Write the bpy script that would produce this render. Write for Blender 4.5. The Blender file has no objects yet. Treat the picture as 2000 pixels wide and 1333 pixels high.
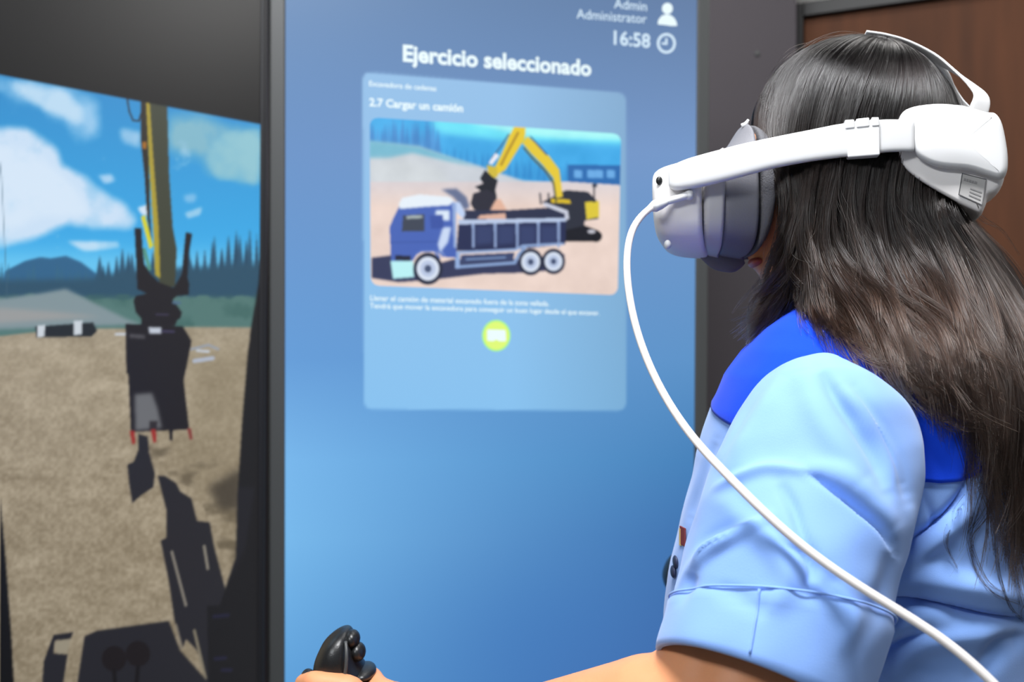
import bpy, bmesh, math
import numpy as np
from mathutils import Vector, Matrix, noise as mnoise

S = bpy.context.scene
COL = S.collection
F = 2000 * 35.0 / 36.0
CAMZ = 1.10
rng = np.random.default_rng(7)

# ------------------------------------------------------------------ camera, world, lights, exposure
cam_d = bpy.data.cameras.new('camera')
cam_d.lens = 35; cam_d.sensor_width = 36; cam_d.clip_start = 0.02
cam_d.dof.use_dof = True; cam_d.dof.focus_distance = 0.79; cam_d.dof.aperture_fstop = 6.0
cam = bpy.data.objects.new('camera', cam_d)
cam.location = (0, 0, CAMZ); cam.rotation_euler = (math.radians(90), 0, 0)
COL.objects.link(cam); S.camera = cam

S.view_settings.view_transform = 'Standard'
S.view_settings.look = 'None'
S.view_settings.exposure = 0.0
S.view_settings.gamma = 1.0
S.view_settings.use_curve_mapping = False

w = bpy.data.worlds.new('world'); S.world = w; w.use_nodes = True
bg = w.node_tree.nodes['Background']
bg.inputs[0].default_value = (0.80, 0.88, 1.0, 1); bg.inputs[1].default_value = 0.26

def area(name, loc, target, size, size_y, power, color):
    l = bpy.data.lights.new(name, 'AREA'); l.shape = 'RECTANGLE'
    l.size = size; l.size_y = size_y; l.energy = power; l.color = color
    o = bpy.data.objects.new(name, l); COL.objects.link(o); o.location = loc
    d = Vector(target) - Vector(loc); o.rotation_euler = d.to_track_quat('-Z', 'Y').to_euler()
    return o
area('ceiling_lamp_light', (0.0, 0.32, 2.48), (0.20, 0.80, 1.0), 0.7, 0.3, 46, (0.97, 0.98, 1.0))
area('ceiling_lamp_light', (-1.2, -0.9, 2.5), (0.2, 0.85, 1.0), 0.9, 0.4, 42, (0.93, 0.97, 1.0))  # unseen lamp added behind the camera for frontal fill
area('ceiling_lamp_light', (0.5, 1.75, 2.52), (0.5, 1.7, 0), 1.0, 0.35, 5, (1.0, 0.97, 0.93))
area('ceiling_lamp_light', (2.15, 0.95, 2.52), (1.6, 0.95, 0), 0.9, 0.4, 13, (1.0, 0.98, 0.95))

# ------------------------------------------------------------------ helpers
def W(u, v, d):
    """world point seen at photo pixel (u, v) and standing at distance d along the view axis"""
    return Vector(((u - 1000) / F * d, d, CAMZ - (v - 666.5) / F * d))

def px(p):
    p = np.asarray(p, float)
    y = p[..., 1]
    return 1000 + F * p[..., 0] / y, 666.5 - F * (p[..., 2] - CAMZ) / y

def lin(c):
    c = np.asarray(c, float) / 255.0
    return np.where(c <= 0.04045, c / 12.92, ((c + 0.055) / 1.055) ** 2.4)

def mat(name, rgb, rough=0.5, metal=0.0, spec=0.5, bump=0.0, bscale=80, var=0.0, vscale=8, sheen=0.0, coat=0.0, sss=0.0,
        stretch=(1, 1, 1), trans=0.0):
    m = bpy.data.materials.new(name); m.use_nodes = True
    nt = m.node_tree; b = nt.nodes['Principled BSDF']
    c = lin(rgb)
    b.inputs['Base Color'].default_value = (*c, 1)
    b.inputs['Roughness'].default_value = rough; b.inputs['Metallic'].default_value = metal
    b.inputs['Specular IOR Level'].default_value = spec
    b.inputs['Sheen Weight'].default_value = sheen; b.inputs['Coat Weight'].default_value = coat
    if sss:
        b.inputs['Subsurface Weight'].default_value = sss
        b.inputs['Subsurface Radius'].default_value = (0.012, 0.005, 0.003); b.inputs['Subsurface Scale'].default_value = 0.6
    if trans: b.inputs['Transmission Weight'].default_value = trans
    tc = nt.nodes.new('ShaderNodeTexCoord'); mp = nt.nodes.new('ShaderNodeMapping')
    mp.inputs['Scale'].default_value = stretch
    nt.links.new(tc.outputs['Object'], mp.inputs['Vector'])
    if var:
        n = nt.nodes.new('ShaderNodeTexNoise'); n.inputs['Scale'].default_value = vscale; n.inputs['Detail'].default_value = 6
        nt.links.new(mp.outputs[0], n.inputs['Vector'])
        r = nt.nodes.new('ShaderNodeValToRGB')
        r.color_ramp.elements[0].position = 0.3; r.color_ramp.elements[1].position = 0.7
        r.color_ramp.elements[0].color = (*(c * (1 - var)), 1); r.color_ramp.elements[1].color = (*np.minimum(c * (1 + var), 1), 1)
        nt.links.new(n.outputs['Fac'], r.inputs[0]); nt.links.new(r.outputs[0], b.inputs['Base Color'])
    if bump:
        n2 = nt.nodes.new('ShaderNodeTexNoise'); n2.inputs['Scale'].default_value = bscale; n2.inputs['Detail'].default_value = 3
        nt.links.new(mp.outputs[0], n2.inputs['Vector'])
        bp = nt.nodes.new('ShaderNodeBump'); bp.inputs['Strength'].default_value = bump; bp.inputs['Distance'].default_value = 0.002
        nt.links.new(n2.outputs['Fac'], bp.inputs['Height']); nt.links.new(bp.outputs[0], b.inputs['Normal'])
    return m

def emis(name, rgb, strength=1.0):
    m = mat(name, (8, 8, 8), 0.4)
    b = m.node_tree.nodes['Principled BSDF']
    b.inputs['Emission Color'].default_value = (*lin(rgb), 1); b.inputs['Emission Strength'].default_value = strength
    return m

def screen_mat(name, strength=1.0, rough=0.35, spec=0.5):
    m = mat(name, (6, 6, 7), rough, spec=spec)
    nt = m.node_tree; b = nt.nodes['Principled BSDF']
    a = nt.nodes.new('ShaderNodeAttribute'); a.attribute_name = 'picture'
    nt.links.new(a.outputs['Color'], b.inputs['Emission Color']); b.inputs['Emission Strength'].default_value = strength
    return m

def obj(name, verts, faces, m, parent=None, smooth=True, bevel=0, subsurf=0):
    me = bpy.data.meshes.new(name)
    me.from_pydata([tuple(map(float, v)) for v in verts], [], [tuple(map(int, f)) for f in faces])
    me.validate(); me.update()
    bm = bmesh.new(); bm.from_mesh(me); bmesh.ops.recalc_face_normals(bm, faces=bm.faces); bm.to_mesh(me); bm.free()
    if smooth: me.shade_smooth()
    me.materials.append(m)
    o = bpy.data.objects.new(name, me); COL.objects.link(o)
    link(o, parent)
    if bevel:
        b = o.modifiers.new('bevel', 'BEVEL'); b.width = bevel; b.segments = 3; b.limit_method = 'ANGLE'
        b.harden_normals = False
    if subsurf:
        s = o.modifiers.new('sub', 'SUBSURF'); s.levels = subsurf; s.render_levels = subsurf
    return o

def link(o, parent):
    if parent is not None:
        o.parent = parent
        o.matrix_parent_inverse = world_of(parent).inverted()

def world_of(o):
    m = o.matrix_basis.copy()
    if o.parent: m = world_of(o.parent) @ o.matrix_parent_inverse @ m
    return m

def empty(name, loc, label=None, cat=None, group=None, rz=0):
    o = bpy.data.objects.new(name, None); COL.objects.link(o); o.location = loc; o.rotation_euler = (0, 0, rz)
    o.empty_display_size = 0.05
    tag(o, label, cat, group)
    return o

def tag(o, label=None, cat=None, group=None, kind=None):
    if label: o['label'] = label
    if cat: o['category'] = cat
    if group: o['group'] = group
    if kind: o['kind'] = kind
    return o

def grid_faces(n, m, closed_n=False, closed_m=True):
    f = []
    for i in range(n if closed_n else n - 1):
        for j in range(m if closed_m else m - 1):
            a = i * m + j; b = i * m + (j + 1) % m
            c = ((i + 1) % n) * m + (j + 1) % m; d = ((i + 1) % n) * m + j
            f.append((a, b, c, d))
    return f

def loft(name, rings, m, parent=None, cap0=True, cap1=True, **k):
    n = len(rings); q = len(rings[0])
    v = [p for r in rings for p in r]; f = grid_faces(n, q)
    if cap0: f.append(tuple(range(q)))
    if cap1: f.append(tuple((n - 1) * q + i for i in range(q)))
    return obj(name, v, f, m, parent, **k)

def spline(pts, n):
    """Catmull-Rom resampling of a list of points (any dimension)"""
    P = np.asarray([list(p) for p in pts], float)
    P = np.vstack([2 * P[0] - P[1], P, 2 * P[-1] - P[-2]])
    k = len(P) - 3
    t = np.linspace(0, k, n); i = np.minimum(t.astype(int), k - 1); u = (t - i)[:, None]
    a, b, c, d = P[i], P[i + 1], P[i + 2], P[i + 3]
    return 0.5 * ((2 * b) + (-a + c) * u + (2 * a - 5 * b + 4 * c - d) * u ** 2 + (-a + 3 * b - 3 * c + d) * u ** 3)

def tube(name, pts, rad, m, parent=None, n=40, seg=16, flat=1.0, **k):
    P = spline(pts, n)
    R = np.interp(np.linspace(0, 1, n), np.linspace(0, 1, len(rad)), rad) if hasattr(rad, '__len__') else np.full(n, rad)
    T = np.gradient(P, axis=0); T /= np.linalg.norm(T, axis=1)[:, None]
    ref = np.array([0, 0, 1.0]) if abs(T[0][2]) < 0.9 else np.array([0, 1.0, 0])
    rings = []; e1 = np.cross(T[0], ref); e1 /= np.linalg.norm(e1)
    for i in range(n):
        e1 = e1 - T[i] * (e1 @ T[i]); e1 /= np.linalg.norm(e1); e2 = np.cross(T[i], e1)
        rings.append([P[i] + R[i] * (math.cos(a) * e1 + flat * math.sin(a) * e2) for a in np.linspace(0, 2 * math.pi, seg, endpoint=False)])
    return loft(name, rings, m, parent, **k)

def ellipsoid_v(c, ax, n=20, q=28, e=1.0):
    """ax: three axis vectors (already scaled); returns verts, faces"""
    c = np.array(c, float); A = [np.array(a, float) for a in ax]
    v = [c + A[2]]
    for i in range(1, n):
        th = math.pi * i / n
        for j in range(q):
            ph = 2 * math.pi * j / q
            f = lambda x: math.copysign(abs(x) ** e, x)
            v.append(c + A[2] * f(math.cos(th)) + f(math.sin(th)) * (A[0] * f(math.cos(ph)) + A[1] * f(math.sin(ph))))
    v.append(c - A[2])
    f = [(0, 1 + j, 1 + (j + 1) % q) for j in range(q)]
    for i in range(n - 2):
        for j in range(q):
            a = 1 + i * q + j; b = 1 + i * q + (j + 1) % q
            f.append((a, a + q, b + q, b))
    l = len(v) - 1; s = 1 + (n - 2) * q
    f += [(l, s + (j + 1) % q, s + j) for j in range(q)]
    return v, f

def ellipsoid(name, c, ax, m, parent=None, **k):
    e = k.pop('e', 1.0)
    v, f = ellipsoid_v(c, ax, e=e); return obj(name, v, f, m, parent, **k)

def box(name, c, ax, m, parent=None, bevel=0.003):
    """box with centre c and half-axis vectors ax"""
    c = np.array(c, float); A = [np.array(a, float) for a in ax]
    v = [c + sx * A[0] + sy * A[1] + sz * A[2] for sx in (-1, 1) for sy in (-1, 1) for sz in (-1, 1)]
    f = [(0, 1, 3, 2), (4, 6, 7, 5), (0, 4, 5, 1), (2, 3, 7, 6), (0, 2, 6, 4), (1, 5, 7, 3)]
    return obj(name, v, f, m, parent, smooth=False, bevel=bevel)

# ---- a small painter for the flat pictures shown on the monitors (pixels of the print, not of the frame)
def inside(poly, X, Y):
    r = np.zeros(X.shape, bool); n = len(poly)
    for i in range(n):
        x0, y0 = poly[i]; x1, y1 = poly[(i + 1) % n]
        if y0 == y1: continue
        c = ((Y > min(y0, y1)) & (Y <= max(y0, y1)))
        r ^= c & (X < x0 + (Y - y0) * (x1 - x0) / (y1 - y0))
    return r

def blur(a, s):
    if s <= 0: return a
    k = int(3 * s) + 1; x = np.arange(-k, k + 1); g = np.exp(-x * x / (2 * s * s)); g /= g.sum()
    for ax in (0, 1):
        pad = [(0, 0)] * a.ndim; pad[ax] = (k, k); b = np.pad(a, pad, mode='edge'); o = 0
        for i, wgt in enumerate(g):
            sl = [slice(None)] * a.ndim; sl[ax] = slice(i, i + a.shape[ax]); o = o + wgt * b[tuple(sl)]
        a = o
    return a

def vnoise(h, w_, cell, seed, ax=1.0):
    r = np.random.default_rng(seed)
    gh, gw = int(h / cell) + 3, int(w_ / (cell * ax)) + 3; G = r.random((gh, gw))
    y = np.arange(h) / cell; x = np.arange(w_) / (cell * ax); yi = y.astype(int); xi = x.astype(int)
    fy = y - yi; fx = x - xi; fy = (fy * fy * (3 - 2 * fy))[:, None]; fx = (fx * fx * (3 - 2 * fx))[None]
    a = G[yi][:, xi]; b = G[yi][:, xi + 1]; c = G[yi + 1][:, xi]; d = G[yi + 1][:, xi + 1]
    return (a * (1 - fx) + b * fx) * (1 - fy) + (c * (1 - fx) + d * fx) * fy

def fbm(h, w_, cell, seed, oct=5, ax=1.0):
    o = 0; t = 0
    for i in range(oct):
        o = o + vnoise(h, w_, max(cell / 2 ** i, 1.0), seed + i, ax) * 0.5 ** i; t += 0.5 ** i
    return o / t

class Canvas:
    def __init__(s, u0, v0, u1, v1):
        s.u0, s.v0 = u0, v0; s.w = u1 - u0; s.h = v1 - v0
        s.X, s.Y = np.meshgrid(np.arange(s.w) + u0 + .5, np.arange(s.h) + v0 + .5)
        s.a = np.zeros((s.h, s.w, 3))
    def mask(s, m, c, al=1.0):
        m = (np.asarray(m, float) * al)[..., None]
        s.a = s.a * (1 - m) + np.asarray(c, float) * m
    def poly(s, pts, c, soft=0.0, al=1.0):
        m = inside(pts, s.X, s.Y).astype(float)
        if soft:
            m = blur(m, soft)
        s.mask(m, c, al)
    def line(s, pts, wd, c, al=1.0):
        for (x0, y0), (x1, y1) in zip(pts[:-1], pts[1:]):
            dx, dy = x1 - x0, y1 - y0; L = dx * dx + dy * dy + 1e-9
            t = np.clip(((s.X - x0) * dx + (s.Y - y0) * dy) / L, 0, 1)
            d = np.hypot(s.X - x0 - t * dx, s.Y - y0 - t * dy); s.mask(np.clip(wd / 2 + .5 - d, 0, 1), c, al)
    def ell(s, x, y, rx, ry, c, al=1.0, soft=1.0):
        d = np.hypot((s.X - x) / rx, (s.Y - y) / ry); s.mask(np.clip((1 - d) * min(rx, ry) / soft + .5, 0, 1), c, al)
    def sample(s, u, v):
        def mir(t, n):
            t = np.abs(t); p = 2 * (n - 1); t = t % p; return np.where(t > n - 1, p - t, t)
        x = mir(u - s.u0 - .5, s.w); y = np.clip(v - s.v0 - .5, 0, s.h - 1)
        xi = np.clip(x.astype(int), 0, s.w - 2); yi = np.clip(y.astype(int), 0, s.h - 2)
        fx = (x - xi)[..., None]; fy = (y - yi)[..., None]; a = s.a
        return (a[yi, xi] * (1 - fx) + a[yi, xi + 1] * fx) * (1 - fy) + (a[yi + 1, xi] * (1 - fx) + a[yi + 1, xi + 1] * fx) * fy

class Plane:
    """a flat panel: origin, right axis e, up axis g, normal n (towards the viewer)"""
    def __init__(s, o, yaw, lean):
        s.o = np.array(o, float)
        s.e = np.array([math.cos(yaw), math.sin(yaw), 0])
        n = np.array([math.sin(yaw), -math.cos(yaw), 0])
        s.g = np.array([0, 0, 1.0]) * math.cos(lean) + n * math.sin(lean)
        s.n = np.cross(s.e, s.g); s.n = s.n if s.n[1] < 0 else -s.n
    def at(s, x, y, k=0.0): return s.o + s.e * x + s.g * y + s.n * k
    def hit(s, u, v):
        d = np.array([(u - 1000) / F, 1, -(v - 666.5) / F]); c = np.array([0, 0, CAMZ])
        t = ((s.o - c) @ s.n) / (d @ s.n); p = c + t * d - s.o
        return p @ s.e, p @ s.g

def panel_mesh(name, pl, x0, x1, y0, y1, step, m, canvas, parent, k=0.0, fade=None):
    nx = max(2, int((x1 - x0) / step) + 1); ny = max(2, int((y1 - y0) / step) + 1)
    xs = np.linspace(x0, x1, nx); ys = np.linspace(y0, y1, ny); X, Y = np.meshgrid(xs, ys)
    V = pl.o + X[..., None] * pl.e + Y[..., None] * pl.g + pl.n * k
    V = V.reshape(-1, 3)
    me = bpy.data.meshes.new(name)
    me.vertices.add(len(V)); me.vertices.foreach_set('co', V.astype(np.float32).ravel())
    i, j = np.meshgrid(np.arange(ny - 1), np.arange(nx - 1), indexing='ij'); a = (i * nx + j).ravel()
    q = np.stack([a, a + 1, a + nx + 1, a + nx], 1).astype(np.int32); nf = len(q)
    me.loops.add(nf * 4); me.loops.foreach_set('vertex_index', q.ravel())
    me.polygons.add(nf); me.polygons.foreach_set('loop_start', np.arange(nf, dtype=np.int32) * 4)
    me.update(); me.validate()
    u, v = px(V); c = canvas.sample(u, v)
    if fade is not None: c = fade(c, X.ravel(), Y.ravel(), u, v)
    ca = me.color_attributes.new('picture', 'FLOAT_COLOR', 'POINT')
    ca.data.foreach_set('color', np.concatenate([lin(np.clip(c, 0, 255)), np.ones((len(V), 1))], 1).astype(np.float32).ravel())
    me.materials.append(m); o = bpy.data.objects.new(name, me); COL.objects.link(o); link(o, parent)
    return o

# ------------------------------------------------------------------ materials
M = {}
M['white'] = mat('white_plastic', (226, 226, 226), 0.38, spec=0.45)
M['white_warm'] = mat('white_shell_plastic', (240, 236, 234), 0.45, spec=0.4)
M['grey_light'] = mat('light_grey_plastic', (192, 190, 190), 0.5)
M['grey_dark'] = mat('grey_rubber', (120, 120, 126), 0.6, bump=0.15, bscale=900)
M['grey_foam'] = mat('dark_foam', (98, 98, 102), 0.85, bump=0.4, bscale=700)
M['black'] = mat('black_plastic', (26, 27, 28), 0.35, bump=0.1, bscale=900)
M['black_matt'] = mat('black_rubber', (20, 20, 21), 0.6)
M['bezel'] = mat('dark_grey_bezel', (66, 68, 68), 0.45)
M['bezel_black'] = mat('black_bezel', (28, 28, 31), 0.4)
M['shirt'] = mat('light_blue_cotton', (134, 174, 240), 0.85, spec=0.2, bump=0.12, bscale=1400, sheen=0.25)
M['yoke'] = mat('royal_blue_cotton', (8, 70, 228), 0.85, spec=0.2, bump=0.12, bscale=1400, sheen=0.1)
M['skin'] = mat('skin', (222, 152, 108), 0.5, spec=0.4, var=0.05, vscale=30, sss=0.15, bump=0.06, bscale=500)
M['wood'] = mat('brown_veneer', (84, 48, 25), 0.65, spec=0.25, var=0.28, vscale=5, stretch=(3.0, 3.0, 0.35), bump=0.1, bscale=60)
M['partition'] = mat('dark_grey_panel', (68, 63, 68), 0.7, var=0.05, vscale=3)
M['frame_black'] = mat('black_painted_metal', (14, 14, 15), 0.5)
M['wall'] = mat('grey_wall_paint', (150, 148, 146), 0.9, var=0.03, vscale=3)
M['floor'] = mat('grey_floor_tile', (120, 118, 116), 0.5, var=0.1, vscale=5)
M['trousers'] = mat('navy_trousers', (28, 34, 60), 0.9)
M['shoe'] = mat('black_leather', (20, 18, 18), 0.4)
M['seat'] = mat('black_mesh_fabric', (34, 38, 34), 0.95, bump=0.9, bscale=500, var=0.6, vscale=350)

# ------------------------------------------------------------------ room
def slab(name, pts, m, thick=(0, 0, -0.1), kind='structure'):
    n = len(pts); v = [Vector(p) for p in pts] + [Vector(p) + Vector(thick) for p in pts]
    f = [tuple(range(n)), tuple(range(2 * n - 1, n - 1, -1))] + [(i, (i + 1) % n, n + (i + 1) % n, n + i) for i in range(n)]
    o = obj(name, v, f, m, smooth=False)
    if kind: tag(o, kind=kind)
    return o
WA = math.radians(-25.8)                       # the wall with the door runs towards the camera on the right
wd = np.array([math.cos(WA), math.sin(WA), 0]); wn = np.array([wd[1], -wd[0], 0]); wn = wn if wn[1] < 0 else -wn
DP = np.array(W(1548, 20, 2.62)); DP[2] = 0      # foot of the door frame's left jamb
A0 = DP - wd * 1.55; A1 = DP + wd * 2.3
slab('floor', [(-2.6, -2.4, 0), (2.75, -2.4, 0), (2.75, A1[1], 0), (A0[0], A0[1], 0), (-2.6, A0[1], 0)], M['floor'])
slab('ceiling', [(-2.6, -2.4, 2.6), (2.75, -2.4, 2.6), (2.75, A1[1], 2.6), (A0[0], A0[1], 2.6), (-2.6, A0[1], 2.6)], M['wall'], (0, 0, 0.1))
slab('wall_back', [A0, A1, A1 + np.array([0, 0, 2.6]), A0 + np.array([0, 0, 2.6])], M['wall'], tuple(-wn * 0.1))
slab('wall_far', [(-2.6, A0[1], 0), (A0[0], A0[1], 0), (A0[0], A0[1], 2.6), (-2.6, A0[1], 2.6)], M['wall'], (0, 0.1, 0))
slab('wall_left', [(-2.6, -2.4, 0), (-2.6, A0[1], 0), (-2.6, A0[1], 2.6), (-2.6, -2.4, 2.6)], M['wall'], (-0.1, 0, 0))
slab('wall_right', [(2.75, -2.4, 0), (2.75, A1[1], 0), (2.75, A1[1], 2.6), (2.75, -2.4, 2.6)], M['wall'], (0.1, 0, 0))

door = empty('door_1', tuple(DP + wn * 0.01)); tag(door, kind='structure')
DH = 1.1 + (666.5 - 22) / F * 2.62; DW = 1.3; jw = 0.036
zc = np.array([0, 0, 1.0])
box('door_leaf', DP + wd * (DW / 2) + wn * 0.02 + zc * (DH / 2), (wd * (DW / 2 - jw), wn * 0.018, zc * (DH / 2 - jw)), M['wood'], door, 0.002)
box('door_frame', DP + wd * (jw / 2) + wn * 0.03 + zc * (DH / 2), (wd * jw / 2, wn * 0.03, zc * DH / 2), M['frame_black'], door, 0.003)
box('door_frame', DP + wd * (DW - jw / 2) + wn * 0.03 + zc * (DH / 2), (wd * jw / 2, wn * 0.03, zc * DH / 2), M['frame_black'], door, 0.003)
box('door_frame', DP + wd * (DW / 2) + wn * 0.03 + zc * (DH - jw / 2), (wd * (DW / 2 - jw), wn * 0.03, zc * jw / 2), M['frame_black'], door, 0.003)
hp = DP + wd * (DW - 0.11) + wn * 0.055 + zc * 1.0
tube('door_handle', [hp - wn * .02, hp + wn * .015, hp + wn * .03 - wd * .02, hp + wn * .03 - wd * .11], 0.008, M['bezel'], door, n=20, seg=10)

# dark partition panel standing behind the monitors, in front of the door wall
pr = W(1550, 666, 2.45); pe = np.array([math.cos(math.radians(8)), math.sin(math.radians(8)), 0]); pn = np.array([-pe[1], pe[0], 0])
pr = np.array(pr); pr[2] = 0
part = empty('partition_panel', tuple(pr - pe * 0.5), 'dark grey free-standing partition panel behind the portrait monitors, left of the wooden door', 'partition')
PH = 2.12
box('panel', pr - pe * 0.75 + zc * (PH / 2 + .03), (pe * 0.75, pn * 0.02, zc * (PH / 2 - .03)), M['partition'], part, 0.004)
for s_ in (0.15, 1.35):
    box('foot', pr - pe * s_ + zc * 0.03, (pe * 0.03, pn * 0.22, zc * 0.03), M['black_matt'], part, 0.005)
sc_ = np.array(W(1481, 104, 2.41))
ellipsoid('screw', pr + pe * ((sc_ - pr) @ pe) - pn * 0.021 + zc * sc_[2], (pe * .007, pn * .003, zc * .007), M['bezel'], part)

# ------------------------------------------------------------------ monitors
def monitor(name, pl, x0, x1, y0, y1, bez, label, mb, foot=True):
    o = empty(name, (pl.at((x0 + x1) / 2, 0)[0], pl.at((x0 + x1) / 2, 0)[1], 0.0), label, 'monitor')
    X0, X1, Y0, Y1 = x0 - bez, x1 + bez, y0 - bez, y1 + bez; t = 0.035
    def bar(a, b, c, d):
        ce = pl.at((a + b) / 2, (c + d) / 2, 0.003 - t / 2)
        return box('bezel', ce, (pl.e * (b - a) / 2, pl.g * (d - c) / 2, pl.n * (t / 2)), mb, o, 0.003)
    bar(X0, x0, Y0, Y1); bar(x1, X1, Y0, Y1); bar(x0, x1, y1, Y1); bar(x0, x1, Y0, y0)
    box('back_cover', pl.at((X0 + X1) / 2, (Y0 + Y1) / 2, -0.05), (pl.e * ((X1 - X0) / 2 - .01), pl.g * ((Y1 - Y0) / 2 - .01), pl.n * 0.018), M['black_matt'], o, 0.006)
    # upright posts and a foot plate carry it
    b = pl.at((x0 + x1) / 2, 0, -0.10); zt = pl.at(0, (Y0 + Y1) / 2)[2]
    box('stand_post', (b[0], b[1], zt / 2), (pl.e * .05, pl.n * np.array([1, 1, 0]) * .03, zc * zt / 2), M['black_matt'], o, .004)
    box('stand_foot', (b[0], b[1], 0.015), (pl.e * .30, pl.n * np.array([1, 1, 0]) * .22, zc * .015), M['black_matt'], o, .004)
    return o

plc = Plane(W(956, 666.5, 1.62), math.radians(16.64), math.radians(0.78))
# the normal leans so that the top comes slightly forward
cx0, _ = plc.hit(557, 666); cx1, _ = plc.hit(1357, 666)
cy0, cy1 = -0.62, 0.66
monC = monitor('portrait_monitor', plc, cx0, cx1, cy0, cy1, 0.024,
               'large portrait monitor with blue menu page and truck loading picture', M['bezel'])

def menu_bg():
    c = Canvas(520, -60, 1400, 1400)
    t = np.clip((c.Y - 0) / 1333, 0, 1); s = np.clip((c.X - 560) / 800, 0, 1)
    def col(tl, tr, bl, br, t, s):
        a = np.array(tl) * (1 - s[..., None]) + np.array(tr) * s[..., None]
        b = np.array(bl) * (1 - s[..., None]) + np.array(br) * s[..., None]
        return a * (1 - t[..., None]) + b * t[..., None]
    rows = [(0, (112, 146, 190), (103, 130, 170)), (300, (112, 152, 205), (120, 155, 205)), (700, (104, 160, 220), (96, 150, 205)),
            (900, (122, 186, 240), (72, 132, 190)), (1050, (122, 188, 240), (64, 116, 178)), (1333, (98, 164, 222), (62, 105, 170))]
    ys = [r[0] for r in rows]
    for ch in range(3):
        L = np.interp(c.Y, ys, [r[1][ch] for r in rows]); R = np.interp(c.Y, ys, [r[2][ch] for r in rows])
        c.a[..., ch] = L * (1 - s) + R * s
    # darker blue pool in the lower middle
    d = np.exp(-(((c.X - 1080) / 260) ** 2 + ((c.Y - 1260) / 170) ** 2))
    c.a = c.a * (1 - .35 * d[..., None]) + np.array((62, 118, 190)) * .35 * d[..., None]
    # card
    card = rounded([(708, 140), (1223, 182), (1223, 803), (711, 800)], 18)
    m = blur(inside(card, c.X, c.Y).astype(float), 1.0)[..., None]
    tt = np.clip((c.Y - 140) / 660, 0, 1)[..., None]
    cc = np.array((156, 198, 238)) * (1 - tt) + np.array((140, 198, 244)) * tt
    ss = np.clip((c.X - 1000) / 223, 0, 1)[..., None]; cc = cc * (1 - ss * .10)
    c.a = c.a * (1 - m) + cc * m
    return c

def rounded(p, r, n=6):
    o = []; k = len(p)
    for i in range(k):
        a = np.array(p[i - 1], float); b = np.array(p[i], float); d = np.array(p[(i + 1) % k], float)
        s = b + (a - b) / np.linalg.norm(a - b) * r; e = b + (d - b) / np.linalg.norm(d - b) * r
        for t in np.linspace(0, 1, n): o.append(tuple((1 - t) ** 2 * s + 2 * t * (1 - t) * b + t * t * e))
    return o

cb = menu_bg()
scr = panel_mesh('screen', plc, cx0, cx1, cy0, cy1, 0.0035, screen_mat('menu_screen', 0.96, 0.3, 0.2), cb, monC)

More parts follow.
